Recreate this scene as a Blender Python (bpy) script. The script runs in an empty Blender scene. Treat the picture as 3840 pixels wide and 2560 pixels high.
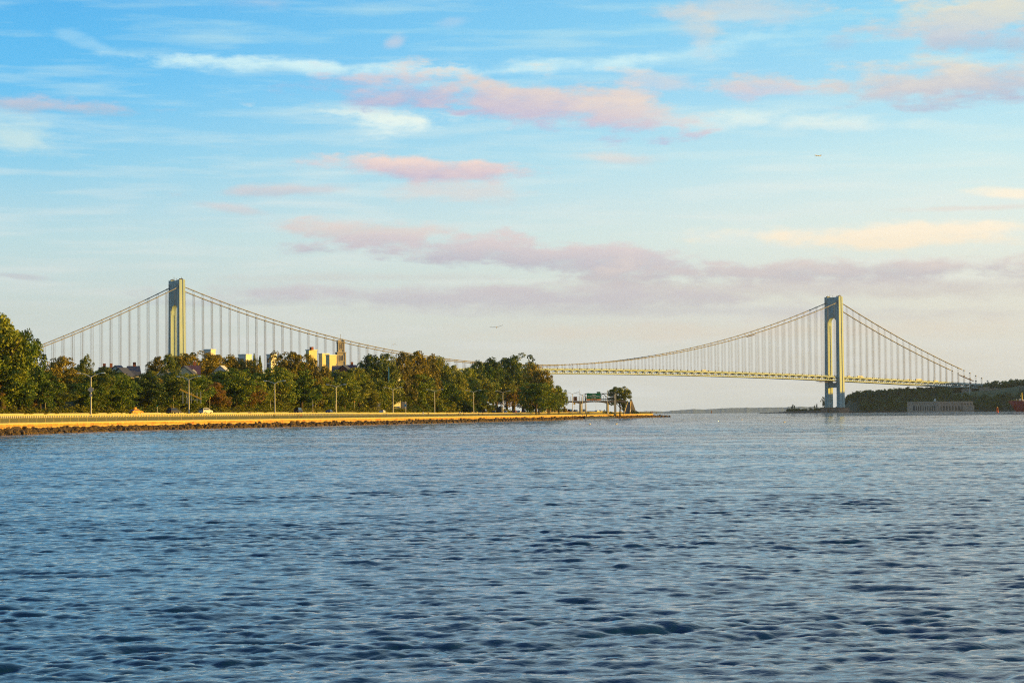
import bpy, math, random
import numpy as np
from mathutils import Vector, Matrix, Euler
random.seed(7)
C = bpy.context.scene.collection
sc = bpy.context.scene
PI = math.pi
# ------------------------------------------------------------------ camera
F_PX, W_PX, H_PX = 8700.0, 3840.0, 2560.0
CAM = Vector((0, 0, 4.0))
ROLL, PITCH = 0.0088, math.atan((1546.8 - 1280) / F_PX)
fwd = Vector((0, math.cos(PITCH), math.sin(PITCH)))
up0 = Vector((0, -math.sin(PITCH), math.cos(PITCH)))
rt0 = Vector((1, 0, 0))
RT = (rt0 * math.cos(ROLL) - up0 * math.sin(ROLL)).normalized()
UP = (up0 * math.cos(ROLL) + rt0 * math.sin(ROLL)).normalized()
R_EFF = 7.4e6
def drop(x, y): return (x * x + y * y) / (2 * R_EFF)          # the curve of the earth
def ray(px, py): return fwd + RT * ((px - 1920) / F_PX) + UP * ((1280 - py) / F_PX)
def at(px, py, Y):
    d = ray(px, py); return CAM + d * (Y / d.y)
def ztop(px, py, Y):
    p = at(px, py, Y); return p.z + drop(p.x, p.y)             # height above the local sea level
def on_sea(px, py):
    d = ray(px, py); Y = 600.0
    for _ in range(60):
        x = d.x / d.y * Y
        Y = (4.0 + drop(x, Y)) / max(1e-5, -d.z / d.y)
        Y = min(Y, 5000)
    return Vector((d.x / d.y * Y, Y, 0))
cam_d = bpy.data.cameras.new('camera'); cam = bpy.data.objects.new('camera', cam_d); C.objects.link(cam)
cam_d.sensor_width = 36; cam_d.lens = 36 * F_PX / W_PX; cam_d.clip_start = 0.5; cam_d.clip_end = 90000
M = Matrix((( RT.x, UP.x, -fwd.x, CAM.x), (RT.y, UP.y, -fwd.y, CAM.y), (RT.z, UP.z, -fwd.z, CAM.z), (0, 0, 0, 1)))
cam.matrix_world = M
sc.camera = cam
# ------------------------------------------------------------------ helpers
def tag(o, label=None, cat=None, group=None, kind=None):
    if label: o['label'] = label
    if cat: o['category'] = cat
    if group: o['group'] = group
    if kind: o['kind'] = kind
    return o
def empty(name, loc, rz=0.0, label=None, cat=None, group=None, parent=None):
    o = bpy.data.objects.new(name, None); C.objects.link(o)
    o.location = loc; o.rotation_euler = (0, 0, rz); o.empty_display_size = 1
    if parent: o.parent = parent
    return tag(o, label, cat, group)
class MB:
    def __init__(s): s.v = []; s.f = []; s.m = []
    def add(s, vs, fs, m=0):
        b = len(s.v); s.v += [tuple(v) for v in vs]
        s.f += [tuple(b + i for i in f) for f in fs]; s.m += [m] * len(fs); return s
    def box(s, c, d, rz=0.0, m=0, tap=1.0):
        x, y, z = d[0] / 2, d[1] / 2, d[2] / 2; vs = []
        for k in (-1, 1):
            t = tap if k > 0 else 1
            for (a, b) in ((-1, -1), (1, -1), (1, 1), (-1, 1)):
                X, Y = a * x * t, b * y * t
                vs.append((c[0] + X * math.cos(rz) - Y * math.sin(rz), c[1] + X * math.sin(rz) + Y * math.cos(rz), c[2] + k * z))
        return s.add(vs, [(3, 2, 1, 0), (4, 5, 6, 7), (0, 1, 5, 4), (1, 2, 6, 5), (2, 3, 7, 6), (3, 0, 4, 7)], m)
    def bar(s, p, q, w, h=None, m=0):                       # rectangular bar between two points
        p, q = Vector(p), Vector(q); d = (q - p)
        if d.length < 1e-6: return s
        d.normalize(); u = d.cross(Vector((0, 0, 1)))
        if u.length < 1e-3: u = Vector((1, 0, 0))
        u.normalize(); n = u.cross(d); h = h or w
        vs = [e + u * (a * w / 2) + n * (b * h / 2) for e in (p, q) for (a, b) in ((-1, -1), (1, -1), (1, 1), (-1, 1))]
        return s.add(vs, [(3, 2, 1, 0), (4, 5, 6, 7), (0, 1, 5, 4), (1, 2, 6, 5), (2, 3, 7, 6), (3, 0, 4, 7)], m)
    def tube(s, pts, rs, n=8, m=0):
        pts = [Vector(p) for p in pts]; k = len(pts); vs = []; fs = []
        for i, p in enumerate(pts):
            d = (pts[min(i + 1, k - 1)] - pts[max(i - 1, 0)]).normalized()
            u = d.cross(Vector((0, 0, 1)));
            if u.length < .05: u = d.cross(Vector((0, 1, 0)))
            u.normalize(); w = u.cross(d); r = rs[i] if hasattr(rs, '__len__') else rs
            vs += [p + (u * math.cos(2 * PI * j / n) + w * math.sin(2 * PI * j / n)) * r for j in range(n)]
        for i in range(k - 1):
            for j in range(n):
                a, b = i * n + j, i * n + (j + 1) % n; fs.append((a, b, b + n, a + n))
        fs.append(tuple(range(n - 1, -1, -1))); fs.append(tuple((k - 1) * n + j for j in range(n)))
        return s.add(vs, fs, m)
    def prism(s, pts, h0, h1, axis='z', m=0):               # polygon pts (a,b) extruded along axis
        n = len(pts)
        def P(a, b, h): return {'z': (a, b, h), 'y': (a, h, b), 'x': (h, a, b)}[axis]
        vs = [P(a, b, h0) for a, b in pts] + [P(a, b, h1) for a, b in pts]
        fs = [tuple(range(n - 1, -1, -1)), tuple(range(n, 2 * n))] + [(i, (i + 1) % n, (i + 1) % n + n, i + n) for i in range(n)]
        return s.add(vs, fs, m)
    def lathe(s, prof, n=12, c=(0, 0, 0), m=0):
        vs = [(c[0] + r * math.cos(2 * PI * j / n), c[1] + r * math.sin(2 * PI * j / n), c[2] + z) for r, z in prof for j in range(n)]
        fs = [(i * n + j, i * n + (j + 1) % n, (i + 1) * n + (j + 1) % n, (i + 1) * n + j) for i in range(len(prof) - 1) for j in range(n)]
        fs.append(tuple(range(n - 1, -1, -1))); fs.append(tuple((len(prof) - 1) * n + j for j in range(n)))
        return s.add(vs, fs, m)
    def mesh(s, name, mats, smooth=False, fix=True):
        me = bpy.data.meshes.new(name); me.from_pydata(s.v, [], s.f)
        for mt in (mats if isinstance(mats, (list, tuple)) else [mats]): me.materials.append(mt)
        if any(s.m): me.polygons.foreach_set('material_index', s.m)
        if fix:
            import bmesh
            bm = bmesh.new(); bm.from_mesh(me); bmesh.ops.recalc_face_normals(bm, faces=bm.faces); bm.to_mesh(me); bm.free()
        if smooth: me.polygons.foreach_set('use_smooth', [True] * len(me.polygons))
        me.update(); return me
    def build(s, name, mats, parent=None, smooth=False, loc=(0, 0, 0), rz=0.0, fix=True):
        o = bpy.data.objects.new(name, s.mesh(name, mats, smooth, fix)); C.objects.link(o)
        o.location = loc; o.rotation_euler = (0, 0, rz)
        if parent: o.parent = parent
        return o
def copy_tree(o, parent=None):
    c = o.copy(); C.objects.link(c); c.parent = parent
    for ch in o.children: copy_tree(ch, c)
    return c
def np_mesh(name, verts, faces, mat, smooth=False):
    me = bpy.data.meshes.new(name); verts = np.asarray(verts, dtype=np.float32); faces = np.asarray(faces, dtype=np.int32)
    nf, k = faces.shape
    me.vertices.add(len(verts)); me.vertices.foreach_set('co', verts.ravel())
    me.loops.add(nf * k); me.loops.foreach_set('vertex_index', faces.ravel())
    me.polygons.add(nf); me.polygons.foreach_set('loop_start', np.arange(0, nf * k, k, dtype=np.int32))
    me.polygons.foreach_set('loop_total', np.full(nf, k, dtype=np.int32))
    if smooth: me.polygons.foreach_set('use_smooth', np.ones(nf, dtype=bool))
    me.materials.append(mat); me.update(calc_edges=True); me.validate(); return me
# ------------------------------------------------------------------ materials
def srgb(h):
    h = h.lstrip('#'); c = [int(h[i:i + 2], 16) / 255 for i in (0, 2, 4)]
    return tuple(x / 12.92 if x <= .04045 else ((x + .055) / 1.055) ** 2.4 for x in c)
def mat(name, c1, c2=None, rough=.7, scale=1.0, metal=0.0, bump=0.0, bscale=None, spec=.4, coords='Object', stretch=(1, 1, 1), detail=6, emit=None, es=0):
    m = bpy.data.materials.new(name); m.use_nodes = True; nt = m.node_tree; N = nt.nodes; L = nt.links
    b = N['Principled BSDF']; b.inputs['Roughness'].default_value = rough; b.inputs['Metallic'].default_value = metal
    b.inputs['Specular IOR Level'].default_value = spec
    b.inputs['Base Color'].default_value = (*c1, 1)
    if emit: b.inputs['Emission Color'].default_value = (*emit, 1); b.inputs['Emission Strength'].default_value = es
    if c2 or bump:
        tc = N.new('ShaderNodeTexCoord'); mp = N.new('ShaderNodeMapping'); L.new(tc.outputs[coords], mp.inputs[0])
        mp.inputs['Scale'].default_value = stretch
        n = N.new('ShaderNodeTexNoise'); n.inputs['Scale'].default_value = scale; n.inputs['Detail'].default_value = detail; n.inputs['Roughness'].default_value = .65
        L.new(mp.outputs[0], n.inputs[0])
        if c2:
            r = N.new('ShaderNodeValToRGB'); r.color_ramp.elements[0].position = .32; r.color_ramp.elements[1].position = .68
            r.color_ramp.elements[0].color = (*c1, 1); r.color_ramp.elements[1].color = (*c2, 1)
            L.new(n.outputs[0], r.inputs[0]); L.new(r.outputs[0], b.inputs['Base Color'])
        if bump:
            n2 = n
            if bscale:
                n2 = N.new('ShaderNodeTexNoise'); n2.inputs['Scale'].default_value = bscale; L.new(mp.outputs[0], n2.inputs[0])
            bp = N.new('ShaderNodeBump'); bp.inputs['Strength'].default_value = bump; L.new(n2.outputs[0], bp.inputs['Height']); L.new(bp.outputs[0], b.inputs['Normal'])
    return m
def leaf_mat(name, c1, c2, c3):
    m = bpy.data.materials.new(name); m.use_nodes = True; nt = m.node_tree; N = nt.nodes; L = nt.links
    N.remove(N['Principled BSDF']); out = N['Material Output']
    tc = N.new('ShaderNodeTexCoord'); n = N.new('ShaderNodeTexNoise'); n.inputs['Scale'].default_value = 5.5; n.inputs['Detail'].default_value = 3
    L.new(tc.outputs['Object'], n.inputs[0])
    oi = N.new('ShaderNodeObjectInfo'); ad = N.new('ShaderNodeMath'); ad.operation = 'MULTIPLY_ADD'; ad.inputs[1].default_value = .35; L.new(oi.outputs['Random'], ad.inputs[0]); L.new(n.outputs[0], ad.inputs[2])
    r = N.new('ShaderNodeValToRGB'); e = r.color_ramp.elements; e[0].position = .45; e[0].color = (*c1, 1); e[1].position = .62; e[1].color = (*c2, 1)
    x = e.new(.85); x.color = (*c3, 1); L.new(ad.outputs[0], r.inputs[0])
    d = N.new('ShaderNodeBsdfDiffuse'); t = N.new('ShaderNodeBsdfTranslucent'); mx = N.new('ShaderNodeMixShader'); mx.inputs[0].default_value = .22
    L.new(r.outputs[0], d.inputs[0]); L.new(r.outputs[0], t.inputs[0]); L.new(d.outputs[0], mx.inputs[1]); L.new(t.outputs[0], mx.inputs[2])
    g = N.new('ShaderNodeBsdfGlossy'); g.inputs['Roughness'].default_value = .45; g.inputs['Color'].default_value = (.9, .9, .9, 1)
    m2 = N.new('ShaderNodeMixShader'); m2.inputs[0].default_value = .035; L.new(mx.outputs[0], m2.inputs[1]); L.new(g.outputs[0], m2.inputs[2]); L.new(m2.outputs[0], out.inputs[0])
    return m
# ------------------------------------------------------------------ sun, sky
HAZE = 2.0e-5
SUN_EL, SUN_TH = math.radians(5.5), math.radians(-7)          # to the right of the view, a little behind
sun_dir = Vector((math.cos(SUN_TH) * math.cos(SUN_EL), math.sin(SUN_TH) * math.cos(SUN_EL), math.sin(SUN_EL)))
sd = bpy.data.lights.new('sun', 'SUN'); so = bpy.data.objects.new('sun', sd); C.objects.link(so)
sd.energy = 5.0; sd.angle = math.radians(.53); sd.color = (1.0, .57, .04)
so.rotation_euler = sun_dir.to_track_quat('Z', 'Y').to_euler(); so.location = (300, -50, 200)
sc.view_settings.view_transform = 'Standard'; sc.view_settings.look = 'None'; sc.view_settings.gamma = 1; sc.view_settings.exposure = 0.7
sc.view_settings.use_curve_mapping = False
EXPO = 2 ** 0.7
def make_world():
    w = bpy.data.worlds.new('World'); sc.world = w; w.use_nodes = True; nt = w.node_tree; N = nt.nodes; L = nt.links
    bg = N['Background']; bg.inputs[1].default_value = .1
    sky = N.new('ShaderNodeTexSky'); sky.sky_type = 'NISHITA'; sky.sun_disc = False; sky.sun_elevation = SUN_EL
    sky.sun_rotation = math.atan2(sun_dir.x, sun_dir.y)
    tc = N.new('ShaderNodeTexCoord'); sp = N.new('ShaderNodeSeparateXYZ'); L.new(tc.outputs['Generated'], sp.inputs[0])
    def mth(op, a, b=None, c=None, clamp=False):
        n = N.new('ShaderNodeMath'); n.operation = op; n.use_clamp = clamp
        for i, x in enumerate((a, b, c)):
            if x is None: continue
            if isinstance(x, (int, float)): n.inputs[i].default_value = x
            else: L.new(x, n.inputs[i])
        return n.outputs[0]
    az = mth('ARCTAN2', sp.outputs[0], sp.outputs[1]); el = mth('ARCSINE', sp.outputs[2])
    def ramp(fac, stops):
        r = N.new('ShaderNodeValToRGB'); L.new(fac, r.inputs[0]); e = r.color_ramp.elements
        while len(e) < len(stops): e.new(.5)
        for i, (p, c) in enumerate(stops): e[i].position = p; e[i].color = (*c, 1)
        return r.outputs[0]
    def mix(f, a, b):
        n = N.new('ShaderNodeMix'); n.data_type = 'RGBA'
        if isinstance(f, float): n.inputs[0].default_value = f
        else: L.new(f, n.inputs[0])
        for i, x in ((6, a), (7, b)):
            if isinstance(x, tuple): n.inputs[i].default_value = (*x, 1)
            else: L.new(x, n.inputs[i])
        return n.outputs[2]
    # elevation in units of 12 degrees on a square-root scale so that the low sky has most stops
    e1 = mth('POWER', mth('MAXIMUM', mth('DIVIDE', el, PI / 2), 0.0), .5)
    def E(deg): return (deg / 90) ** .5
    def S(h, k=1.0): return tuple(x * k for x in srgb(h))
    left = ramp(e1, [(0, S('#cbd2cc')), (E(1.2), S('#ccd6d0')), (E(2.6), S('#c6dbd9')), (E(4.3), S('#acd7e2')), (E(6.2), S('#7cc6ea')), (E(8.2), S('#49b4f0')), (E(10.5), S('#34a8ee')), (E(15), S('#90c8ec')), (E(26), S('#6aaee0')), (E(42), S('#2a66a8')), (E(85), S('#1c4c85'))])
    right = ramp(e1, [(0, S('#cdd1cc')), (E(1.2), S('#d4d7d0')), (E(2.6), S('#dde3da')), (E(4.3), S('#d6e8e4')), (E(6.2), S('#c0e2ec')), (E(8.2), S('#a0d3f2')), (E(10.5), S('#8accf4')), (E(15), S('#dce8ee')), (E(26), S('#bfd4e4')), (E(42), S('#3a6fac')), (E(85), S('#1c4c85'))])
    f = mth('MULTIPLY_ADD', az, 2.6, .5, True)
    base = mix(f, left, right)
    # noise
    cb = N.new('ShaderNodeCombineXYZ'); L.new(az, cb.inputs[0]); L.new(el, cb.inputs[1])
    def noise(sx, sy, detail, rough, off=0):
        mp = N.new('ShaderNodeMapping'); mp.inputs['Scale'].default_value = (sx, sy, 1); mp.inputs['Location'].default_value = (off, off * 1.7, off); mp.inputs['Rotation'].default_value = (0, 0, .03); L.new(cb.outputs[0], mp.inputs[0])
        n = N.new('ShaderNodeTexNoise'); n.inputs['Scale'].default_value = 1; n.inputs['Detail'].default_value = detail; n.inputs['Roughness'].default_value = rough; L.new(mp.outputs[0], n.inputs[0]); return n.outputs[0]
    n1 = noise(38, 110, 7, .62); n2 = noise(15, 150, 4, .55, 3.1); n3 = noise(60, 200, 5, .6, 7.7)
    # faint wispy streaks over the whole sky
    wis = mth('MULTIPLY', mth('MULTIPLY_ADD', n2, 3.2, -1.5, True), .55)
    lowf = mth('MAXIMUM', mth('MULTIPLY_ADD', el, -2.5, 1.25, True), .8)
    base = mix(mth('MULTIPLY', wis, lowf), base, S('#dfe8e8'))
    n4 = noise(14, 46, 3, .5, 11.3); nn = mth('MULTIPLY_ADD', mth('SUBTRACT', n4, .5), .55, mth('SUBTRACT', n1, .5))
    def blob(cx, cy, rx, ry, rot, top, bot, op, soft=.75, k=2.2, n=None, edge=.0):
        nonlocal base
        d = ray(cx, cy).normalized(); a0, e0 = math.atan2(d.x, d.y), math.asin(d.z)
        mp = N.new('ShaderNodeMapping'); mp.vector_type = 'TEXTURE'; L.new(cb.outputs[0], mp.inputs[0])
        mp.inputs['Location'].default_value = (a0, e0, 0); mp.inputs['Rotation'].default_value = (0, 0, math.radians(rot)); mp.inputs['Scale'].default_value = (rx * 1.22 / F_PX, ry * 1.22 / F_PX, 1)
        ln = N.new('ShaderNodeVectorMath'); ln.operation = 'LENGTH'; L.new(mp.outputs[0], ln.inputs[0])
        dd = mth('MULTIPLY_ADD', n or nn, k * 1.3, ln.outputs[1])
        mr = N.new('ShaderNodeMapRange'); mr.interpolation_type = 'SMOOTHSTEP'; L.new(dd, mr.inputs[0])
        mr.inputs[1].default_value = 1.1 + edge; mr.inputs[2].default_value = 1.1 - soft * 1.15; mr.inputs[3].default_value = 0; mr.inputs[4].default_value = op; fine = mth('MULTIPLY_ADD', n3, 1.6, .22, True)
        s2 = N.new('ShaderNodeSeparateXYZ'); L.new(mp.outputs[0], s2.inputs[0])
        cf = mth('MULTIPLY_ADD', mth('MULTIPLY_ADD', n3, 2.2, -1.1), .5, mth('MULTIPLY_ADD', s2.outputs[1], .62, .48), True)
        base = mix(mth('MULTIPLY', mr.outputs[0], fine), base, mix(cf, S(bot), S(top)))
    P, V, Wt, CR = '#f0cdc6', '#a9aed2', '#eaf3f6', '#f3ecd8'
    for b in [
        (1250, 255, 560, 30, -2, Wt, '#cfe7f4', .85, 1.0, 2.6), (1950, 262, 480, 34, 3, Wt, '#cfe7f4', .62, 1.0, 2.2), (2650, 190, 380, 40, 8, Wt, '#c6e2f4', .45, 1.0, 2.2),
        (330, 160, 130, 26, -20, Wt, Wt, .22, 1, 2), (80, 500, 160, 60, -15, '#dfe9e0', '#d6e5e2', .6, 1, 2),
        (1520, 450, 330, 46, -3, '#eef0ea', '#e2eef0', .95, .9, 2.6), (2850, 455, 620, 36, -2, '#e9efec', '#dbe6ea', .75, 1, 2.2),
        (1600, 350, 360, 78, -4, '#d0c8e0', '#8aa4d8', .85, .9, 3.2), (1960, 372, 480, 92, -6, '#f1d0c6', '#b8aed4', .95, .7, 2.2), (2400, 420, 260, 40, -6, '#ecd2cc', '#d5c2ce', .7, .8, 2.4),
        (2900, 328, 240, 42, -3, '#f2cabd', '#c9c0dc', .85, .8, 2.2), (2480, 308, 170, 36, -6, '#ecd0d0', '#c5c9e2', .6, .9, 2.4),
        (3640, 300, 520, 88, 3, '#edd6cd', '#b2b2d0', .95, .7, 2.0), (3560, 62, 340, 72, 0, '#f2d9cc', '#ccc6d8', .95, .6, 2.0), (3780, 160, 240, 44, 0, '#cfc6d8', '#a4b2d4', .8, .8, 2.4), (2760, 40, 260, 60, 0, '#eed2cc', '#d4d0e2', .6, .9, 2.4), (2600, 110, 120, 70, -40, '#efd0c8', '#c5cbe2', .55, .9, 2.6),
        (160, 392, 340, 32, -2, '#d9c0cc', '#a9b3cf', .75, .8, 2.2), (950, 8, 150, 26, 0, '#cfc4dc', '#c0c6e2', .4, 1, 2),
        (1480, 158, 46, 26, 15, '#e3cad6', '#c6c6e2', .6, .8, 1.2), (1715, 80, 60, 22, 8, '#d2cce2', '#c0cdea', .5, .9, 1.2), (3150, 165, 60, 30, 0, '#b5bfe0', '#a8b6dc', .35, .9, 1.5),
        (1590, 636, 330, 36, -2, '#efcfc9', '#b5aacb', .92, .65, 2.0), (1730, 715, 220, 42, 0, '#e4ceca', '#cbc8ce', .5, .9, 2.6), (1020, 715, 270, 20, 2, '#dcc4c6', '#b3b8cc', .6, .8, 1.8), (850, 780, 130, 18, -8, '#dcc0c4', '#c0c2cc', .5, .8, 1.6), (2320, 600, 150, 24, 0, '#ecd0c8', '#cfcad2', .55, .9, 1.8),
        (3300, 890, 560, 54, 0, '#f6eed9', '#f0e6cf', .95, .7, 1.8), (3790, 725, 130, 20, -4, '#f6edd8', '#f6edd8', .8, .7, 1.4), (3650, 780, 360, 12, 0, '#d9d0cc', '#d9d0cc', .5, .8, 1.4),
        (1350, 868, 360, 36, -2, '#dcc9c6', '#c6bfc6', .75, .7, 1.6), (2050, 958, 820, 52, -4, '#d0c8cf', '#acb0c6', .95, .7, 2.3), (3380, 1010, 1000, 46, 0, '#d3cccd', '#adb1c4', .95, .65, 1.9), (3200, 1080, 1200, 50, 0, '#c3c0c8', '#c6c3c6', .7, .8, 1.6),
        (1750, 1112, 1000, 40, -1, '#c3c1cd', '#b9bccd', .9, .8, 1.6), (2500, 1165, 1300, 26, -1, '#bfc2cd', '#b9bdcb', .6, .9, 1.5), (900, 1135, 560, 16, 0, '#b5c0cc', '#b5c0cc', .5, .9, 1.4), (1350, 1040, 560, 18, 0, '#c7c9cc', '#c2c7cc', .45, .9, 1.6), (60, 1035, 120, 13, -5, '#b5bccb', '#b0bbcc', .6, .7, 1.2), (3300, 1190, 900, 30, 0, '#c9c6c8', '#cfccc9', .5, 1, 1.5), (2900, 1240, 1400, 40, 0, '#ded2c2', '#dcd2c4', .5, 1, 1.5),
    ]:
        blob(*b)
    sc_ = N.new('ShaderNodeVectorMath'); sc_.operation = 'SCALE'; L.new(mth('MULTIPLY', mth('MULTIPLY', mth('MULTIPLY_ADD', mth('MULTIPLY_ADD', el, -5.5, 1.0, True), .24, 1.07), 10 / EXPO), mth('MINIMUM', mth('MAXIMUM', mth('MULTIPLY_ADD', mth('ADD', sp.outputs[0], sp.outputs[1]), .63, .70), .62), 1.0)), sc_.inputs[3])
    gr_ = ramp(e1, [(0, (.80, .79, .83)), (E(2.4), (.86, .815, .84)), (E(5), (.90, .84, .83)), (E(9.5), (.69, .86, .82)), (E(13), (.75, .80, .79)), (1, (.75, .75, .75))])
    vm_ = N.new('ShaderNodeVectorMath'); vm_.operation = 'MULTIPLY'; L.new(base, vm_.inputs[0]); L.new(gr_, vm_.inputs[1]); v2_ = N.new('ShaderNodeVectorMath'); v2_.operation = 'SCALE'; v2_.inputs[3].default_value = 1.36; L.new(vm_.outputs[0], v2_.inputs[0]); L.new(v2_.outputs[0], sc_.inputs[0])
    mm = mix(.10, sc_.outputs[0], sky.outputs[0])
    L.new(mm, bg.inputs[0])
make_world()
# ------------------------------------------------------------------ shore line as a function of Y
_sh = [on_sea(px, py) for px, py in ((0, 1632), (480, 1613), (960, 1602.5), (1440, 1591), (1920, 1578), (2100, 1573.5), (2205, 1570), (2400, 1565.5), (2490, 1562.5))]
_shY = [100] + [p.y for p in _sh] + [_sh[-1].y + 14, _sh[-1].y + 60, 2600, 3300]
_shX = [_sh[0].x - 6] + [p.x for p in _sh] + [_sh[-1].x - 14, _sh[-1].x - 60, -330, -700]
print('SHORE', [(round(a), round(b)) for a, b in zip(_shX, _shY)])
TIPY = _sh[-1].y
def sx(Y): return float(np.interp(Y, _shY, _shX))
_kY = np.arange(100, 3000, 10.0); _kX = np.convolve(np.pad(np.array([sx(y) for y in _kY]), 6, mode='edge'), np.ones(13) / 13, mode='valid')
def shore(Y): return float(np.interp(Y, _kY, _kX)) if Y < TIPY - 30 else sx(Y)
def tang(Y):
    v = Vector((shore(Y + 8) - shore(Y - 8), 16, 0)); return v.normalized()
def off(Y, o, z=0.0):                                         # point o metres inland of the shore at station Y
    t = tang(Y); x = shore(Y) - t.y * o; y = Y + t.x * o
    return Vector((x, y, z - drop(x, y)))
def station(px, o):                                           # station whose point at inland distance o projects onto column px
    lo, hi = 300.0, TIPY
    k = (px - 1920) / F_PX
    for _ in range(50):
        m = (lo + hi) / 2; p = off(m, o)
        if p.x / p.y < k: lo = m
        else: hi = m
    return (lo + hi) / 2
def sstep(t): t = min(1, max(0, t)); return t * t * (3 - 2 * t)
def roadz(Y): return 4.55 + (4.0 - 4.55) * sstep((Y - 850) / 380)
def hillf(Y): return 1 - sstep((Y - 1290) / 110)
def gz(o, Y):
    if o < 10: return 2.55
    rz = roadz(Y)
    if o < 21: return 2.58 + (rz - .75 - 2.58) * max(0, (o - 14) / 7)
    if o < 22.5: return rz - .75 + .65 * (o - 21) / 1.5
    if o < 49: return rz - .05
    z = rz + .9 * min(1, (o - 49) / 8)
    return z + hillf(Y) * (15 * sstep((o - 58) / 85) + 7 * sstep((o - 140) / 200))
def ground_at(x, y): return gz(shore(y) - x, y)
M_dirt = mat('ground', (.05, .075, .02), (.10, .10, .03), .95, .15, coords='Object', bump=.3, bscale=.8)
M_road = mat('asphalt', (.05, .05, .052), (.075, .073, .07), .9, .3)
M_path = mat('path_paving', (.30, .27, .22), (.38, .34, .27), .9, .6)
M_stone = mat('seawall_stone', (.58, .37, .10), (.68, .50, .16), .9, .35, stretch=(1, 1, 2.5), bump=.35, bscale=2.2)
M_cop = mat('coping_stone', (.52, .42, .18), (.60, .50, .24), .85, .5)
def add_masonry(m, sx_, sy_):
    nt = m.node_tree; N = nt.nodes; L = nt.links; b = N['Principled BSDF']
    src = b.inputs['Base Color'].links[0].from_socket
    tc = N.new('ShaderNodeTexCoord'); sp = N.new('ShaderNodeSeparateXYZ'); L.new(tc.outputs['Object'], sp.inputs[0])
    cb = N.new('ShaderNodeCombineXYZ'); L.new(sp.outputs[1], cb.inputs[0]); L.new(sp.outputs[2], cb.inputs[1])
    br = N.new('ShaderNodeTexBrick'); L.new(cb.outputs[0], br.inputs[0]); br.inputs['Scale'].default_value = 1; br.inputs['Brick Width'].default_value = sx_; br.inputs['Row Height'].default_value = sy_; br.inputs['Mortar Size'].default_value = .09
    br.inputs['Color1'].default_value = (1, 1, 1, 1); br.inputs['Color2'].default_value = (.68, .62, .55, 1); br.inputs['Mortar'].default_value = (.22, .17, .12, 1)
    # rust streaks running down from the coping
    n = N.new('ShaderNodeTexNoise'); mp = N.new('ShaderNodeMapping'); mp.inputs['Scale'].default_value = (.3, .28, .12); L.new(tc.outputs['Object'], mp.inputs[0]); L.new(mp.outputs[0], n.inputs[0]); n.inputs['Scale'].default_value = 1; n.inputs['Detail'].default_value = 5; n.inputs['Roughness'].default_value = .8
    rr = N.new('ShaderNodeMapRange'); rr.inputs[1].default_value = .53; rr.inputs[2].default_value = .62; L.new(n.outputs[0], rr.inputs[0])
    mx = N.new('ShaderNodeMix'); mx.data_type = 'RGBA'; mx.blend_type = 'MULTIPLY'; mx.inputs[0].default_value = .8; L.new(src, mx.inputs[6]); L.new(br.outputs[0], mx.inputs[7])
    m3 = N.new('ShaderNodeMix'); m3.data_type = 'RGBA'; L.new(rr.outputs[0], m3.inputs[0]); L.new(mx.outputs[2], m3.inputs[6]); m3.inputs[7].default_value = (.36, .14, .05, 1)
    L.new(m3.outputs[2], b.inputs['Base Color'])
add_masonry(M_stone, 2.4, .62)
M_grass = mat('bank_grass', (.26, .22, .03), (.17, .17, .025), .95, .4, bump=.4, bscale=3)
M_conc = mat('concrete', (.45, .41, .31), (.56, .51, .40), .85, .4)
M_steel = mat('galvanised_steel', (.42, .42, .38), (.5, .5, .46), .5, 2, metal=.3)
M_rail = mat('painted_fence_steel', (.22, .20, .06), (.28, .25, .08), .6, 2)
M_dark = mat('dark_metal', (.03, .035, .04), None, .5)
YS = list(np.arange(110, TIPY + 1, 12.0)) + [TIPY + 8]
# ground as one sheet following the shore (heightfield) plus the land behind
def build_ground():
    os_ = [3.2, 6, 10, 14, 18, 21, 22.5, 30, 40, 49, 53, 58, 68, 80, 95, 110, 125, 143, 180, 240, 340, 600, 1200, 2500]
    rows = [110 + 12 * i for i in range(int((TIPY - 110) / 12) + 1)] + [TIPY + 10, TIPY + 60, TIPY + 200, 2600, 3300]
    vs = []
    for Y in rows:
        for o in os_:
            if Y <= TIPY + 10: p = off(min(Y, TIPY + 4), o, gz(o, Y)); vs.append((p.x, p.y, p.z))
            else: x = shore(Y) - o; vs.append((x, Y, gz(max(o, 12) if o < 50 else o, Y) - .6 - drop(x, Y)))
    n = len(os_); fs = [(i * n + j, i * n + j + 1, (i + 1) * n + j + 1, (i + 1) * n + j) for i in range(len(rows) - 1) for j in range(n - 1)]
    me = np_mesh('ground', vs, fs, M_dirt, True); o = bpy.data.objects.new('ground', me); C.objects.link(o); tag(o, kind='structure')
build_ground()
def strip(name, o0, o1, zf, m, kind='structure', y0=110, y1=None, dz=.0):
    vs = []; ys = [y for y in YS if y0 <= y <= (y1 or 9e9)]
    for Y in ys:
        for k in range(5):
            o_ = o0 + (o1 - o0) * k / 4; p = off(Y, o_, zf(o_, Y) + dz); vs.append((p.x, p.y, p.z))
    fs = [(i * 5 + j, i * 5 + j + 1, (i + 1) * 5 + j + 1, (i + 1) * 5 + j) for i in range(len(ys) - 1) for j in range(4)]
    ob = bpy.data.objects.new(name, np_mesh(name, vs, fs, m)); C.objects.link(ob); return tag(ob, kind=kind)
strip('promenade_path', 3.3, 10, gz, M_path, dz=.02)
strip('grass_verge', 10.05, 21.2, gz, M_grass, dz=.03)
strip('parkway_road', 23.5, 48.5, lambda o, Y: roadz(Y), M_road)
M_paint = mat('road_paint', (.75, .75, .7), None, .6)
mb = MB()
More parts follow.
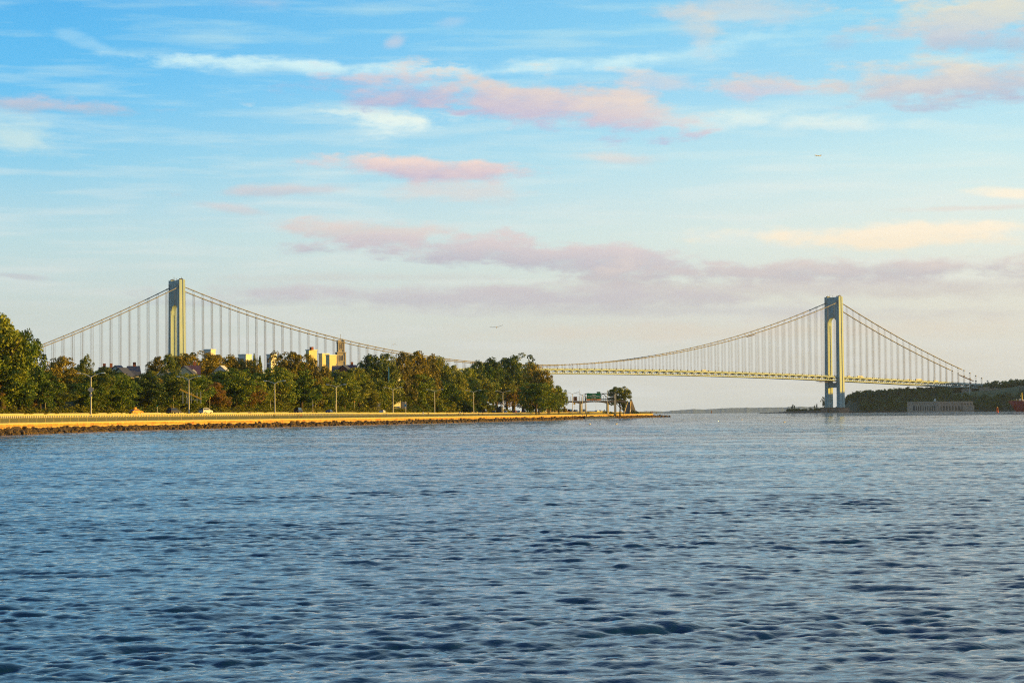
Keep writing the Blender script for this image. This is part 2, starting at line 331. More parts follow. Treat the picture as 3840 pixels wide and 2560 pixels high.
for o_ in (27.5, 31, 39.5, 43):
    for Y in np.arange(520, 1650, 12):
        a, b = off(Y, o_, roadz(Y) + .008), off(Y + 4, o_, roadz(Y + 4) + .008)
        n = Vector((.08, 0, 0)); mb.add([a - n, a + n, b + n, b - n], [(0, 1, 2, 3)])
tag(mb.build('lane_marking', M_paint, fix=False), kind='structure')
# generic wall swept along the shore
def swept(o0, o1, z0f, z1f, ys, mbld=None, m=0):
    mb = mbld or MB(); b = len(mb.v)
    for Y in ys:
        a, c = off(Y, o0), off(Y, o1)
        for p, z in ((a, z0f(Y)), (a, z1f(Y)), (c, z1f(Y)), (c, z0f(Y))): mb.v.append((p.x, p.y, p.z + z))
    k = len(ys)
    for i in range(k - 1):
        for j in range(4):
            mb.f.append((b + i * 4 + j, b + i * 4 + (j + 1) % 4, b + (i + 1) * 4 + (j + 1) % 4, b + (i + 1) * 4 + j)); mb.m.append(m)
    mb.f.append((b, b + 1, b + 2, b + 3)); mb.f.append(tuple(b + (k - 1) * 4 + j for j in range(4))); mb.m += [m, m]
    return mb
c = lambda v: (lambda Y: v)
wallY = [y for y in YS if y <= TIPY - 22]
sw = empty('sea_wall', off(700, 3, 0), 0, 'long golden stone sea wall with rust streaks above the boulders', 'sea wall')
org = sw.location.copy()
def rel(mb): mb.v = [(x - org.x, y - org.y, z - org.z) for x, y, z in mb.v]; return mb
rel(swept(2.7, 3.7, c(-1.2), c(2.3), wallY)).build('wall_face', M_stone, sw)
rel(swept(2.5, 3.9, c(2.3), c(2.66), wallY)).build('coping', M_cop, sw)
# railing on the sea wall
fy = [y for y in np.arange(300, TIPY - 24, 2.4)]
rl = empty('railing', off(700, 3.4, 2.66), 0, 'metal picket railing running along the top of the sea wall', 'railing')
org = rl.location.copy()
mb = swept(3.35, 3.45, c(3.86), c(3.95), fy); swept(3.36, 3.44, c(3.66), c(3.70), fy, mb); swept(3.36, 3.44, c(2.78), c(2.84), fy, mb); rel(mb).build('handrail', M_rail, rl)
mb = MB()
for Y in np.arange(520, TIPY - 24, .6):
    p = off(Y, 3.4); mb.box((p.x, p.y, p.z + 3.25), (.06, .16, .88))
rel(mb).build('picket_panel', M_rail, rl)
stp = MB().box((0, 0, .64), (.14, .14, 1.30)).mesh('post', M_cop)
for i in range(70):
    Y = 480 + i * 9.0; o = bpy.data.objects.new('post', stp); C.objects.link(o); o.parent = rl; p = off(Y, 3.4, 2.66); o.location = p - rl.location
M_bar = mat('barrier_concrete', (.44, .36, .13), (.60, .50, .20), .9, .12, stretch=(1, 1, 3))
# low concrete barrier and guard rail beside the road
br = empty('road_barrier', off(700, 22.6, 3.8), 0, 'low concrete barrier wall at the water side of the parkway', 'barrier')
org = br.location.copy()
bY = [y for y in YS if 200 < y < TIPY - 100]
rel(swept(21.3, 22.9, lambda Y: roadz(Y) - 2, lambda Y: roadz(Y) + .14, bY)).build('barrier_wall', M_bar, br)
gr = empty('guardrail', off(700, 20.5, 2.9), 0, 'guard rail on pale stubby posts in front of the road barrier', 'guard rail')
org = gr.location.copy()
gtop = lambda Y: gz(20.4, Y) + .78
rel(swept(20.36, 20.5, lambda Y: gtop(Y) - .16, lambda Y: gtop(Y) + .02, [y for y in np.arange(300, TIPY - 120, 4)])).build('rail', M_cop, gr)
gp = MB().box((0, 0, 0), (.32, .55, .62)).mesh('post', mat('pale_post', (.62, .58, .48), (.7, .66, .56), .8, 1))
n = 0; rest = MB()
for Y in np.arange(470, 1300, 1.9):
    p = off(Y, 20.45, gz(20.45, Y) + .33)
    if n < 100: o = bpy.data.objects.new('post', gp); C.objects.link(o); o.parent = gr; o.location = p - gr.location
    else: q = p - gr.location; rest.box(q, (.32, .55, .62))
    n += 1
tag(rest.build('post_row', gp.materials[0], gr), 'distant posts of the guard rail', kind='stuff')
# far-side barrier of the road
fb = empty('far_barrier', off(700, 48.8, 4.4), 0, 'pale concrete kerb wall on the tree side of the parkway', 'barrier')
org = fb.location.copy()
rel(swept(48.6, 49.0, lambda Y: roadz(Y) - .3, lambda Y: roadz(Y) + .55, [y for y in YS if 480 < y < 1330])).build('barrier_wall', M_conc, fb)
# ------------------------------------------------------------------ boulders
M_rock = mat('boulder_rock', (.008, .006, .004), (.18, .115, .045), .9, 1.2, bump=.6, bscale=3)
def rock_mesh(seed):
    r = random.Random(seed); import bmesh
    bm = bmesh.new(); bmesh.ops.create_icosphere(bm, subdivisions=2, radius=1)
    cuts = [(Vector((r.gauss(0, 1), r.gauss(0, 1), r.gauss(0, 1))).normalized(), r.uniform(.45, .8)) for _ in range(9)]
    for v in bm.verts:
        for n_, d in cuts:
            k = v.co.dot(n_)
            if k > d: v.co -= n_ * (k - d)
        v.co *= 1 + r.uniform(-.04, .04)
    me = bpy.data.meshes.new('boulder'); bm.to_mesh(me); bm.free(); me.materials.append(M_rock); return me
rocks = [rock_mesh(i) for i in range(7)]
r = random.Random(5); spots = []
Y = 470.0
while Y < TIPY - 2:
    for k in range(3):
        o_ = [-1.1, .5, 1.9][k] + r.uniform(-.5, .5); z = [.0, .35, .72][k] + r.uniform(-.12, .15)
        spots.append((Y + r.uniform(-.7, .7), o_, z, r.uniform(.55, 1.3), r.uniform(.55, 1.05)))
    Y += 1.35 * (1 + .2 * r.random())
for k in range(14): spots.append((TIPY - 22 + k * 2.2, 2 - k * .6 + r.uniform(-1, 1), .4 - .03 * k, r.uniform(.8, 1.6), .8))
spots.sort(key=lambda s: s[0] / s[3])
vs, fs = [], []; nb = 0
rarr = [(np.array([v.co[:] for v in me.vertices]), np.array([p.vertices[:] for p in me.polygons])) for me in rocks]
for i, (Y, o_, z, s, fl) in enumerate(spots):
    p = off(Y, o_, z); k = i % 7; rot = Euler((r.uniform(-.5, .5), r.uniform(-.5, .5), r.uniform(0, 6.28)))
    if i < 280:
        o = bpy.data.objects.new('boulder', rocks[k]); C.objects.link(o); o.location = p; o.rotation_euler = rot; o.scale = (s, s, s * fl)
        tag(o, 'dark brown boulder in the riprap at the foot of the sea wall', 'boulder', 'boulders along the foot of the sea wall')
    else:
        R = np.array(rot.to_matrix()); a, f = rarr[k]; w = (a * np.array([s, s, s * fl])) @ R.T + np.array(p); vs.append(w); fs.append(f + nb); nb += len(w)
o = bpy.data.objects.new('riprap', np_mesh('riprap', np.vstack(vs), np.vstack(fs), M_rock)); C.objects.link(o)
tag(o, 'farther dark boulders heaped along the sea wall to the point', 'riprap', kind='stuff')
# ------------------------------------------------------------------ foliage
L_G = leaf_mat('leaves_green', (.022, .055, .006), (.095, .175, .012), (.26, .29, .02))
L_D = leaf_mat('leaves_dark', (.022, .050, .008), (.07, .12, .012), (.15, .18, .016))
L_O = leaf_mat('leaves_olive', (.08, .075, .010), (.21, .17, .014), (.32, .25, .02))
L_F = leaf_mat('leaves_far', (.07, .10, .04), (.13, .17, .06), (.19, .23, .08))
L_A = leaf_mat('leaves_autumn', (.14, .075, .010), (.28, .15, .014), (.14, .16, .018))
L_Y = leaf_mat('leaves_bright', (.05, .09, .008), (.17, .20, .014), (.30, .28, .02))
M_bark = mat('bark', (.05, .035, .02), (.10, .07, .04), .95, 4)
def crown_np(seed, nclump, nleaf, leaf, shape='round', flat=1.0):
    r = np.random.RandomState(seed); V_ = []; n = 0
    lobes = []
    for i in range(12):
        a = r.uniform(0, 2 * PI); q = r.uniform(.05, .30); lobes.append((q * math.cos(a), q * math.sin(a), r.uniform(.24, .80), r.uniform(.17, .27)))
    lobes.append((0, 0, .6, .3)); lobes.append((r.uniform(-.08, .08), r.uniform(-.08, .08), .82, .16))
    for i in range(nclump):
        if shape == 'round':
            lx, ly, lz, lr = lobes[r.randint(len(lobes))]; d = r.normal(size=3); d /= np.linalg.norm(d); q = lr * r.uniform(.65, 1.0)
            c_ = np.array([lx, ly, lz]) + d * q * np.array([1, 1, .9]); c_[2] = max(.10, c_[2]); rad = r.uniform(.04, .09)
        elif shape == 'flat':
            a = r.uniform(0, 2 * PI); q = math.sqrt(r.uniform(0, 1)) * .48; c_ = np.array([q * math.cos(a), q * math.sin(a), r.uniform(.42, .95) - q * .25]); rad = r.uniform(.05, .11)
        elif shape == 'conifer':
            t = r.uniform(0, 1) ** .7; a = r.uniform(0, 2 * PI); q = .48 * (1 - t) * r.uniform(.5, 1.05); c_ = np.array([q * math.cos(a), q * math.sin(a), .1 + .88 * t]); rad = .05
        else:   # bush
            d = r.normal(size=3); d /= np.linalg.norm(d); d[2] = abs(d[2]); q = r.uniform(.5, 1); c_ = np.array([.5 * d[0] * q, .5 * d[1] * q, .12 + .75 * d[2] * q * (1 + .25 * math.sin(7 * d[0] + seed))]); rad = r.uniform(.06, .12)
        k = nleaf; d = r.normal(size=(k, 3)); d /= np.linalg.norm(d, axis=1)[:, None]
        d[:, 2] = np.where(r.rand(k) < .35, np.abs(d[:, 2]), d[:, 2])
        sq = np.array([1, 1, .75 if shape != 'flat' else .5])
        pc = c_ + d * rad * sq * r.uniform(.7, 1.15, size=(k, 1))
        nrm = d + r.normal(size=(k, 3)) * .55; nrm /= np.linalg.norm(nrm, axis=1)[:, None]
        u = np.cross(nrm, r.normal(size=(k, 3))); u /= np.linalg.norm(u, axis=1)[:, None]; w = np.cross(nrm, u)
        s1 = leaf * r.uniform(.6, 1.3, size=(k, 1)); s2 = s1 * r.uniform(.5, .9, size=(k, 1))
        q4 = np.stack([pc - u * s1, pc + w * s2, pc + u * s1, pc - w * s2], axis=1); V_.append(q4.reshape(-1, 3))
    v = np.vstack(V_); f = np.arange(len(v)).reshape(-1, 4); return v, f
def crown_mesh(*a, **k): v, f = crown_np(*a, **k); return np_mesh('crown', v, f, L_G)
def trunk_mesh(seed, hi=.62):
    r = random.Random(seed); mb = MB(); pts = [(0, 0, -.06), (0, 0, 0), (.01, .0, .2), (-.01, .01, .4), (0, 0, hi)]
    mb.tube(pts, [.04, .034, .026, .02, .008], 7)
    for i in range(7):
        a = r.uniform(0, 6.28); z = r.uniform(.2, .45); l = r.uniform(.2, .36)
        mb.tube([(0, 0, z), (math.cos(a) * l * .5, math.sin(a) * l * .5, z + .14), (math.cos(a) * l, math.sin(a) * l, z + .3)], [.014, .009, .004], 5)
    return mb.mesh('trunk', M_bark, True)
CR = [crown_mesh(100 + i, 190, 75, .0145) for i in range(7)]
CRL = [crown_mesh(200 + i, 70, 34, .026) for i in range(5)]      # coarser, for the far hill
CRF = crown_mesh(300, 120, 80, .019, 'flat'); CRC = crown_mesh(310, 220, 30, .018, 'conifer')
CRB = [crown_mesh(320 + i, 46, 60, .03, 'bush') for i in range(4)]
TR = [trunk_mesh(i) for i in range(4)]; TRF = trunk_mesh(9, .9)
LM = {'G': L_G, 'D': L_D, 'O': L_O, 'A': L_A, 'Y': L_Y}
KN = {'G': 'mid green', 'D': 'dark green', 'O': 'olive gold', 'A': 'rusty orange', 'Y': 'bright yellow green'}
def ob_at(name, me, parent, m=None):
    o = bpy.data.objects.new(name, me); C.objects.link(o); o.parent = parent
    if m: o.material_slots[0].link = 'OBJECT'; o.material_slots[0].material = m
    return o
def tree(x, y, zg, h, w, kind, label, group=None, name='tree', cm=None, tm=None, cat='tree', seed=None):
    s = seed if seed is not None else random.randrange(1000)
    e = empty(name, (x, y, zg - drop(x, y)), random.uniform(0, 6.28), label, cat, group); e.scale = (w, w, h)
    ob_at('crown', cm or CR[s % 7], e, LM[kind])
    if tm is not False: ob_at('trunk', tm or TR[s % 4], e)
    return e
# named skyline trees: column, top row, width, depth, kind, label
SK = [
 (5, 1158, 270, 560, 'G', 'tallest broad green tree, cut by the left edge of the photo'), (72, 1228, 150, 585, 'G', 'big green tree bulging rightward beside the tallest tree at far left'), (15, 1330, 210, 548, 'G', 'leafy green tree under the tall tree at far left'), (80, 1345, 120, 575, 'G', 'rounded tree below the right flank of the tallest tree'),
 (215, 1330, 150, 760, 'O', 'golden brown domed tree right of the tall left tree'), (150, 1380, 140, 690, 'G', 'green tree in front of the golden dome at left'), (314, 1333, 60, 800, 'D', 'narrow dark tree poking up above the white gable'), (370, 1385, 120, 740, 'D', 'dark green tree beneath the chimneys at left'), (450, 1400, 130, 760, 'G', 'green tree right of the first street lamp'), (560, 1385, 120, 780, 'D', 'dark round tree below the dormer roofs'),
 (590, 1330, 90, 930, 'O', 'golden tree left of the near bridge tower foot'), (640, 1322, 80, 900, 'D', 'small dark green tree at the foot of the left bridge tower'), (700, 1316, 130, 960, 'O', 'golden tree right in front of the left bridge tower'), (785, 1320, 150, 970, 'O', 'golden brown tree below the white penthouse block'), (870, 1330, 120, 980, 'O', 'gold tree between the white penthouse and the cream block'), (930, 1340, 80, 990, 'O', 'small gold tree beside the cream block'),
 (640, 1390, 150, 770, 'D', 'very dark round tree above the dark parked-looking SUV'), (740, 1400, 150, 780, 'G', 'green tree right of the second street lamp'), (800, 1430, 90, 760, 'A', 'rust tinted tree beside the second street lamp'), (880, 1372, 170, 800, 'G', 'broad green tree with an orange right side left of the third lamp'), (935, 1425, 90, 770, 'A', 'orange brown tree left of the third street lamp'),
 (1040, 1368, 150, 840, 'G', 'green tree behind the third street lamp'), (1090, 1310, 140, 980, 'O', 'golden wide tree left of the yellow apartment block'), (1130, 1362, 160, 880, 'G', 'tall green tree between the third and fourth lamps'), (1172, 1336, 90, 1000, 'O', 'gold tree hiding the lower half of the yellow block'), (1222, 1364, 60, 980, 'O', 'small gold tree left of the church tower'), (1190, 1405, 150, 860, 'G', 'large green tree below the yellow buildings'),
 (1290, 1390, 130, 900, 'G', 'green tree behind the fourth street lamp'), (1345, 1370, 120, 980, 'Y', 'yellow green tree right of the church tower roof'), (1395, 1320, 110, 1060, 'D', 'dark green tree right of the church tower'), (1445, 1316, 120, 1100, 'D', 'dark tree above the blue house roof'), (1400, 1400, 150, 960, 'G', 'green tree left of the fifth street lamp'),
 (1500, 1312, 90, 1080, 'O', 'gold tree below the flying gull'), (1545, 1306, 130, 1100, 'O', 'golden brown spreading tree under the bridge cable'), (1598, 1332, 90, 1090, 'O', 'gold tree right of the spreading golden tree'), (1650, 1326, 110, 1120, 'Y', 'bright green peaked tree touching the bridge cable'), (1540, 1395, 160, 1020, 'G', 'green tree behind the fifth lamp'), (1700, 1362, 110, 1150, 'Y', 'yellow green tree below the cable end'), (1620, 1400, 160, 1040, 'G', 'wide olive tree above the sixth lamp'),
 (1786, 1346, 80, 1240, 'D', 'dark tree where the bridge cable disappears'), (1850, 1336, 110, 1270, 'D', 'dark tree near the crest of the headland wood'), (1925, 1328, 150, 1290, 'D', 'dark rounded tree on the crest of the headland wood'), (1985, 1348, 100, 1300, 'O', 'olive tree on the right shoulder of the headland wood'), (2020, 1378, 90, 1300, 'O', 'gold tree stepping down the right edge of the headland'), (2058, 1408, 90, 1300, 'G', 'green tree at the right edge of the headland under the deck'), (2095, 1440, 70, 1305, 'G', 'last green tree overhanging the footbridge end'),
 (1740, 1374, 120, 1200, 'G', 'green tree filling the dip between the two headland groups'), (1685, 1380, 110, 1160, 'Y', 'low crowned bright tree left of the seventh lamp'), (1822, 1366, 110, 1230, 'G', 'green tree between the seventh and eighth lamps'), (1740, 1420, 150, 1120, 'G', 'wide low green tree left of the seventh street lamp head'), (722, 1396, 110, 870, 'G', 'green tree under the dormered house'), (832, 1382, 110, 890, 'O', 'gold tree covering most of the small white gable'), (440, 1387, 170, 820, 'D', 'dark green tree under the row of roofs'),
 (1780, 1400, 140, 1160, 'Y', 'yellow green tree behind the seventh lamp'), (1860, 1385, 140, 1200, 'Y', 'bright tree behind the eighth lamp'), (1900, 1420, 120, 1190, 'A', 'rust tinged tree on the headland'), (1960, 1400, 120, 1230, 'O', 'golden tree behind the ninth lamp'), (2010, 1430, 110, 1250, 'G', 'green tree on the lower right headland'), (2055, 1465, 90, 1265, 'G', 'low green tree beside the footbridge abutment'),
]
for i, (px, yt, wp, Y, k, lab) in enumerate(SK):
    Y = max(Y, station(px, 60) if px < 1990 else Y); p = at(px, yt, Y); zt = ztop(px, yt, Y); zg = ground_at(p.x, Y); h = zt - zg
    tree(p.x, Y, zg, h, wp / F_PX * Y * 1.42, k, lab, 'trees in the waterfront wood', seed=i)
for (px, yt, wp, Y, lab) in ((953, 1326, 42, 1010, 'dark conifer spire left of the cream block'), (975, 1334, 46, 1030, 'dark conifer touching the cream block')):
    p = at(px, yt, Y); zg = ground_at(p.x, Y); tree(p.x, Y, zg + 4, ztop(px, yt, Y) - zg - 4, wp / F_PX * Y, 'D', lab, None, 'conifer', CRC, TRF)
# filler rows of the wood on the bank
r = random.Random(11); rowlab = ['small %s tree at the front edge of the waterfront wood', '%s tree in the middle row of the waterfront wood', '%s tree high on the bank of the waterfront wood']
for row, (o_, hh, sp) in enumerate(((60, 9.0, 9.0), (76, 10.5, 11.0), (100, 9.0, 12.5))):
    Y = 640.0
    while Y < 1322 - row * 8:
        oo = o_ + r.uniform(-5, 5); p = off(Y, oo); k = r.choices('GDYOA', [5, 2.0, 3.0, .8, .25])[0]
        h = hh * r.uniform(.75, 1.25) * (1 + .55 * sstep((Y - 950) / 250)); w = h * r.uniform(1.2, 1.6)
        tree(p.x, p.y, gz(oo, Y), h, w, k, rowlab[row] % KN[k], 'wood on the bank, %s' % ('front', 'middle', 'upper')[row])
        Y += sp * r.uniform(.7, 1.3)
Y = 620.0
while Y < 1345:
    oo = r.uniform(51, 58); p = off(Y, oo); k = r.choices('GDYA', [4, 1, 4, .2])[0]; h = r.uniform(1.8, 3.8) * (1 + 1.3 * sstep((Y - 1100) / 100))
    tree(p.x, p.y, gz(oo, Y) - .1, h, h * r.uniform(1.2, 1.9), k, '%s shrub between the parkway and the wood' % KN[k], 'shrubs beside the parkway', 'shrub', CRB[r.randrange(4)], False, 'shrub')
    Y += r.uniform(3.5, 7)

vs_, fs_, nb_ = [], [], 0; r = random.Random(77); vb, fb0 = crown_np(401, 22, 26, .05, 'bush')
Y = 560.0
while Y < 1420:
    for k in range(2):
        oo = r.uniform(49.6, 55) ; p = off(Y + r.uniform(-2, 2), oo, gz(oo, Y)); a = r.uniform(0, 6.28); w_ = r.uniform(3.0, 5.5); h_ = r.uniform(1.2, 2.6)
        R_ = np.array([[math.cos(a), -math.sin(a), 0], [math.sin(a), math.cos(a), 0], [0, 0, 1]]); vs_.append((vb * np.array([w_, w_, h_])) @ R_.T + np.array(p)); fs_.append(fb0 + nb_); nb_ += len(vb)
    Y += 3.2
o = bpy.data.objects.new('scrub', np_mesh('scrub', np.vstack(vs_), np.vstack(fs_), L_Y)); C.objects.link(o); tag(o, 'low bright green scrub along the tree side of the parkway', 'scrub', kind='stuff')
# ------------------------------------------------------------------ suspension bridge
pL, pR = at(664, 1300, 3532), at(3128, 1300, 4231)
TL, TRr = Vector((pL.x, 3532, 0)), Vector((pR.x, 4231, 0))
AX = (TRr - TL).normalized(); NX = Vector((AX.y, -AX.x, 0)); SPAN = (TRr - TL).length      # NX points to the camera side, right
print('BRIDGE span', SPAN, TL, TRr)
MID = (TL + TRr) / 2
ang = math.atan2(AX.y, AX.x)
M_paint_b = mat('bridge_paint', (.35, .48, .50), (.52, .60, .56), .6, .05, bump=0, stretch=(1, 1, .25))
M_deckb = mat('bridge_deck', (.10, .11, .11), (.16, .16, .15), .8, .1)
M_cable = mat('cable_paint', (.34, .33, .30), None, .6)
M_hang = mat('hanger_rope', (.11, .09, .08), None, .6)
M_pier = mat('pier_concrete', (.30, .17, .12), (.44, .28, .19), .9, .12, bump=.2)
dC = drop(MID.x, MID.y)
bridge = empty('suspension_bridge', (MID.x, MID.y, -dC), ang, 'long two tower suspension bridge spanning the strait behind the wood', 'bridge')
# local frame: x along the deck, y across (minus y = camera side), z up. half span H
Hs = SPAN / 2; SIDE = 372.0; SAG = 118.0
def dropx(x): p = MID + AX * x; return drop(p.x, p.y) - dC
def deck_top(x):
    a = abs(x)
    z = 77.5 - 11.8 * (a / Hs) ** 2 if a < Hs else 65.7 - (a - Hs) * .0405
    return z - dropx(x)
def cable_z(x):
    a = abs(x)
    if a <= Hs: z = 84.0 + (202.0 - 84.0) * (a / Hs) ** 2
    else:
        t = (a - Hs) / SIDE; z = 202.0 + (56.0 - 202.0) * t - 4 * 8.5 * t * (1 - t)
    return z - dropx(x)
CY = 15.6                                   # cable planes
# towers
def tower(xc):
    tw = empty('tower', (xc, 0, -dropx(xc)), 0, parent=bridge)
    for s in (-1, 1):
        mb = MB()
        def sect(z):
            t = 1 - z / 211; lw = 4.1 + .8 * t; ld = 4.7 + 1.1 * t; yc = s * (15.9 + .6 * t); g = .9
            # fluted outline: recesses in the middle of every face
            P = [(-ld, -lw), (-ld * .30, -lw), (-ld * .30, -lw + g), (ld * .30, -lw + g), (ld * .30, -lw), (ld, -lw), (ld, -lw * .35), (ld - g, -lw * .35), (ld - g, lw * .35), (ld, lw * .35),
                 (ld, lw), (ld * .30, lw), (ld * .30, lw - g), (-ld * .30, lw - g), (-ld * .30, lw), (-ld, lw), (-ld, lw * .35), (-ld + g, lw * .35), (-ld + g, -lw * .35), (-ld, -lw * .35)]
            return [(a, yc + b, z) for a, b in P]
        zs = [6, 60, 110, 160, 211]; n = 20
        mb.v = [p for z in zs for p in sect(z)]
        for i in range(len(zs) - 1):
            for j in range(n): mb.f.append((i * n + j, i * n + (j + 1) % n, (i + 1) * n + (j + 1) % n, (i + 1) * n + j)); mb.m.append(0)
        mb.f += [tuple(range(n)), tuple((len(zs) - 1) * n + j for j in range(n))]; mb.m += [0, 0]
        mb.build('leg', M_paint_b, tw)
    # arched portal above the opening
    mb = MB(); R = 11.6; zc = 161.5; n = 18
    arc = [(-R, 158)] + [(-R * math.cos(PI * i / n), zc + R * 1.02 * math.sin(PI * i / n)) for i in range(n + 1)] + [(R, 158)]
    for i in range(len(arc) - 1):
        (y0, z0), (y1, z1) = arc[i], arc[i + 1]
        if y1 - y0 < 1e-4: continue
        mb.add([(x, y, z) for x in (-3.9, 3.9) for y, z in ((y0, z0), (y1, z1), (y1, 210.2), (y0, 210.2))], [(0, 1, 2, 3), (7, 6, 5, 4), (0, 4, 5, 1), (3, 2, 6, 7)])
    for s in (-1, 1): mb.box((0, s * 11.9, 184), (7.8, .9, 52))
    mb.build('arched_portal', M_paint_b, tw)
    mb = MB()
    for y in (-8.2, -4.1, 0, 4.1, 8.2):
        for s in (-1, 1):
            z0 = zc + math.sqrt(max(0, R * R - y * y)) + .5; mb.box((s * 4.25, y, (z0 + 210) / 2), (.8, .8, 210 - z0))
    for z in (178, 193, 206): 
        for s in (-1, 1): mb.box((s * 4.1, 0, z), (.3, 23.0, .4))
    mb.build('rib', M_paint_b, tw)
    mb = MB(); mb.box((0, 0, 50), (7, 23.4, 9)); mb.bar((4, -10.8, 56), (4, 0, 47), 1.0); mb.bar((4, 10.8, 56), (4, 0, 47), 1.0); mb.bar((-4, -10.8, 56), (-4, 0, 47), 1.0); mb.bar((-4, 10.8, 56), (-4, 0, 47), 1.0)
    mb.build('cross_strut', M_paint_b, tw)
    mb = MB()
    for s in (-1, 1): mb.box((0, s * CY, 203.4), (11.5, 4.6, 3.4)); mb.lathe([(1.7, -6.2), (1.7, 6.2)], 8, (0, 0, 0)) if False else None
    mb.build('cable_saddle', M_cable, tw)
    mb = MB()
    for (y, h) in ((-18, 4), (-9, 2.5), (2, 3), (10, 5), (17, 3)): mb.box((0, y, 211 + h / 2), (.5, .5, h))
    mb.box((0, 16, 211.8), (5, 4, 1.6)); mb.box((0, -16, 211.8), (5, 4, 1.6)); mb.build('mast', M_dark, tw)
    mb = MB()
    for s in (-1, 1): mb.box((0, s * 16.3, 2.2), (26, 19, 13), tap=.97); mb.box((0, s * 16.3, 9.1), (27, 20, .9))
    mb.box((0, 0, 2), (18, 20, 11)); mb.build('pier_base', M_pier, tw)
    return tw
tower(-Hs); tower(Hs)
# truss deck
PAN = 15.1; xs = [(-Hs - SIDE) + i * PAN for i in range(int((SPAN + 2 * SIDE) / PAN) + 1)]
HD = 7.3
for s in (-1, 1):
    ch = MB(); dg = MB()
    for i in range(len(xs) - 1):
        a, b = xs[i], xs[i + 1]; m_ = (a + b) / 2; y = s * 15.2
        za, zb, zm = deck_top(a), deck_top(b), deck_top(m_)
        ch.bar((a, y, za - 1.1), (b, y, zb - 1.1), .9, 1.7); ch.bar((a, y, za - HD - .2), (b, y, zb - HD - .2), .9, 1.5)
        dg.bar((a, y, za - 1.5), (a, y, za - HD), .9); dg.bar((a, y, za - 1.6), (m_, y, zm - HD + .4), .55); dg.bar((b, y, zb - 1.6), (m_, y, zm - HD + .4), .55)
    ch.build('truss_chord', M_paint_b, bridge); dg.build('truss_diagonal', M_paint_b, bridge)
fb_ = MB()
for x in xs:
    z = deck_top(x)
    fb_.box((x, 0, z - 1.9), (.9, 29.4, 1.6)); fb_.box((x, 0, z - HD - .1), (.8, 29.4, 1.2))
    for y in (-9.5, 9.5): fb_.box((x, y, z - 4.4), (.6, .6, 4.2))
    fb_.bar((x, -14.8, z - 6.6), (x, -9.5, z - 2.8), .5); fb_.bar((x, 14.8, z - 6.6), (x, 9.5, z - 2.8), .5)
fb_.build('floor_frame', M_paint_b, bridge)
for nm, dz, th in (('upper_roadway', -.55, .5), ('lower_roadway', -HD + .35, .5)):
    mb = MB()
    for i in range(len(xs) - 1):
        a, b = xs[i], xs[i + 1]; mb.bar((a, 0, deck_top(a) + dz), (b, 0, deck_top(b) + dz), 28.6, th)
    mb.build(nm, M_deckb, bridge)
for s in (-1, 1):
    mb = MB()
    for i in range(len(xs) - 1):
        a, b = xs[i], xs[i + 1]; mb.bar((a, s * 14.6, deck_top(a) + .55), (b, s * 14.6, deck_top(b) + .55), .25, .9)
        for k in range(3): x = a + k * PAN / 3; mb.box((x, s * 14.9, deck_top(x) + .7), (.5, .4, 1.5))
    mb.build('parapet', M_paint_b, bridge)
mb = MB()
for i, x in enumerate(xs):
    if i % 2 == 0:
        for s in (-1, 1): mb.tube([(x, s * 14.3, deck_top(x)), (x, s * 14.3, deck_top(x) + 8.5), (x + .1, s * 12.6, deck_top(x) + 9.4)], [.13, .1, .08], 5)
mb.build('lamp_post', M_cable, bridge)
# main cables: two planes, two cables in each
for s in (-1, 1):
    for q in (-1, 1):
        pts = []
        for i in range(-30, 161):
            x = -Hs + i * SPAN / 130
            if x < -Hs - SIDE or x > Hs + SIDE: continue
            pts.append((x, s * CY + q * .95, cable_z(x)))
        MB().tube(pts, .62, 8).build('main_cable', M_cable, bridge, smooth=True)
mb = MB()
hang = []
for i, x in enumerate(xs):
    if abs(abs(x) - Hs) < 9: continue
    for s in (-1, 1): hang.append((s, x))
hang.sort(key=lambda h: -(cable_z(h[1]) - deck_top(h[1])) - (1000 if h[0] < 0 else 0))
rest = MB(); nh = 0; clamp = MB()
for s, x in hang:
    z1 = cable_z(x); z0 = deck_top(x) - 1.0
    if z1 - z0 < 1.5: continue
    clamp.box((x, s * CY, z1), (1.1, 3.4, 1.9))
    mb = MB() if nh < 100 else rest
    for q in (-1, 1):
        for w_ in (-1.15, 1.15): mb.bar((x + w_, s * CY + q * .95, z0), (x + w_, s * CY + q * .95, z1 - .3), .15, .15)
    mb.box((x, s * 15.2, z0 + 1.9), (.6, .6, 2.8))
    if nh < 100: mb.build('hanger', M_hang, bridge, fix=False)
    nh += 1
tag(rest.build('hanger_row', M_hang, bridge, fix=False), 'remaining thin hangers of the bridge', kind='stuff')
clamp.build('cable_band', M_cable, bridge, fix=False)
def bl(x, y, z): return bridge.matrix_world @ Vector((x, y, z))
bridge.matrix_basis; bpy.context.view_layer.update()
def bx_at(px, y=-CY, x0=None):              # local x on the line y = const seen in column px
    lo, hi = -Hs - SIDE, Hs + SIDE
    for _ in range(50):
        m = (lo + hi) / 2; p = bl(m, y, 0)
        if p.x / p.y < (px - 1920) / F_PX: lo = m
        else: hi = m
    return (lo + hi) / 2
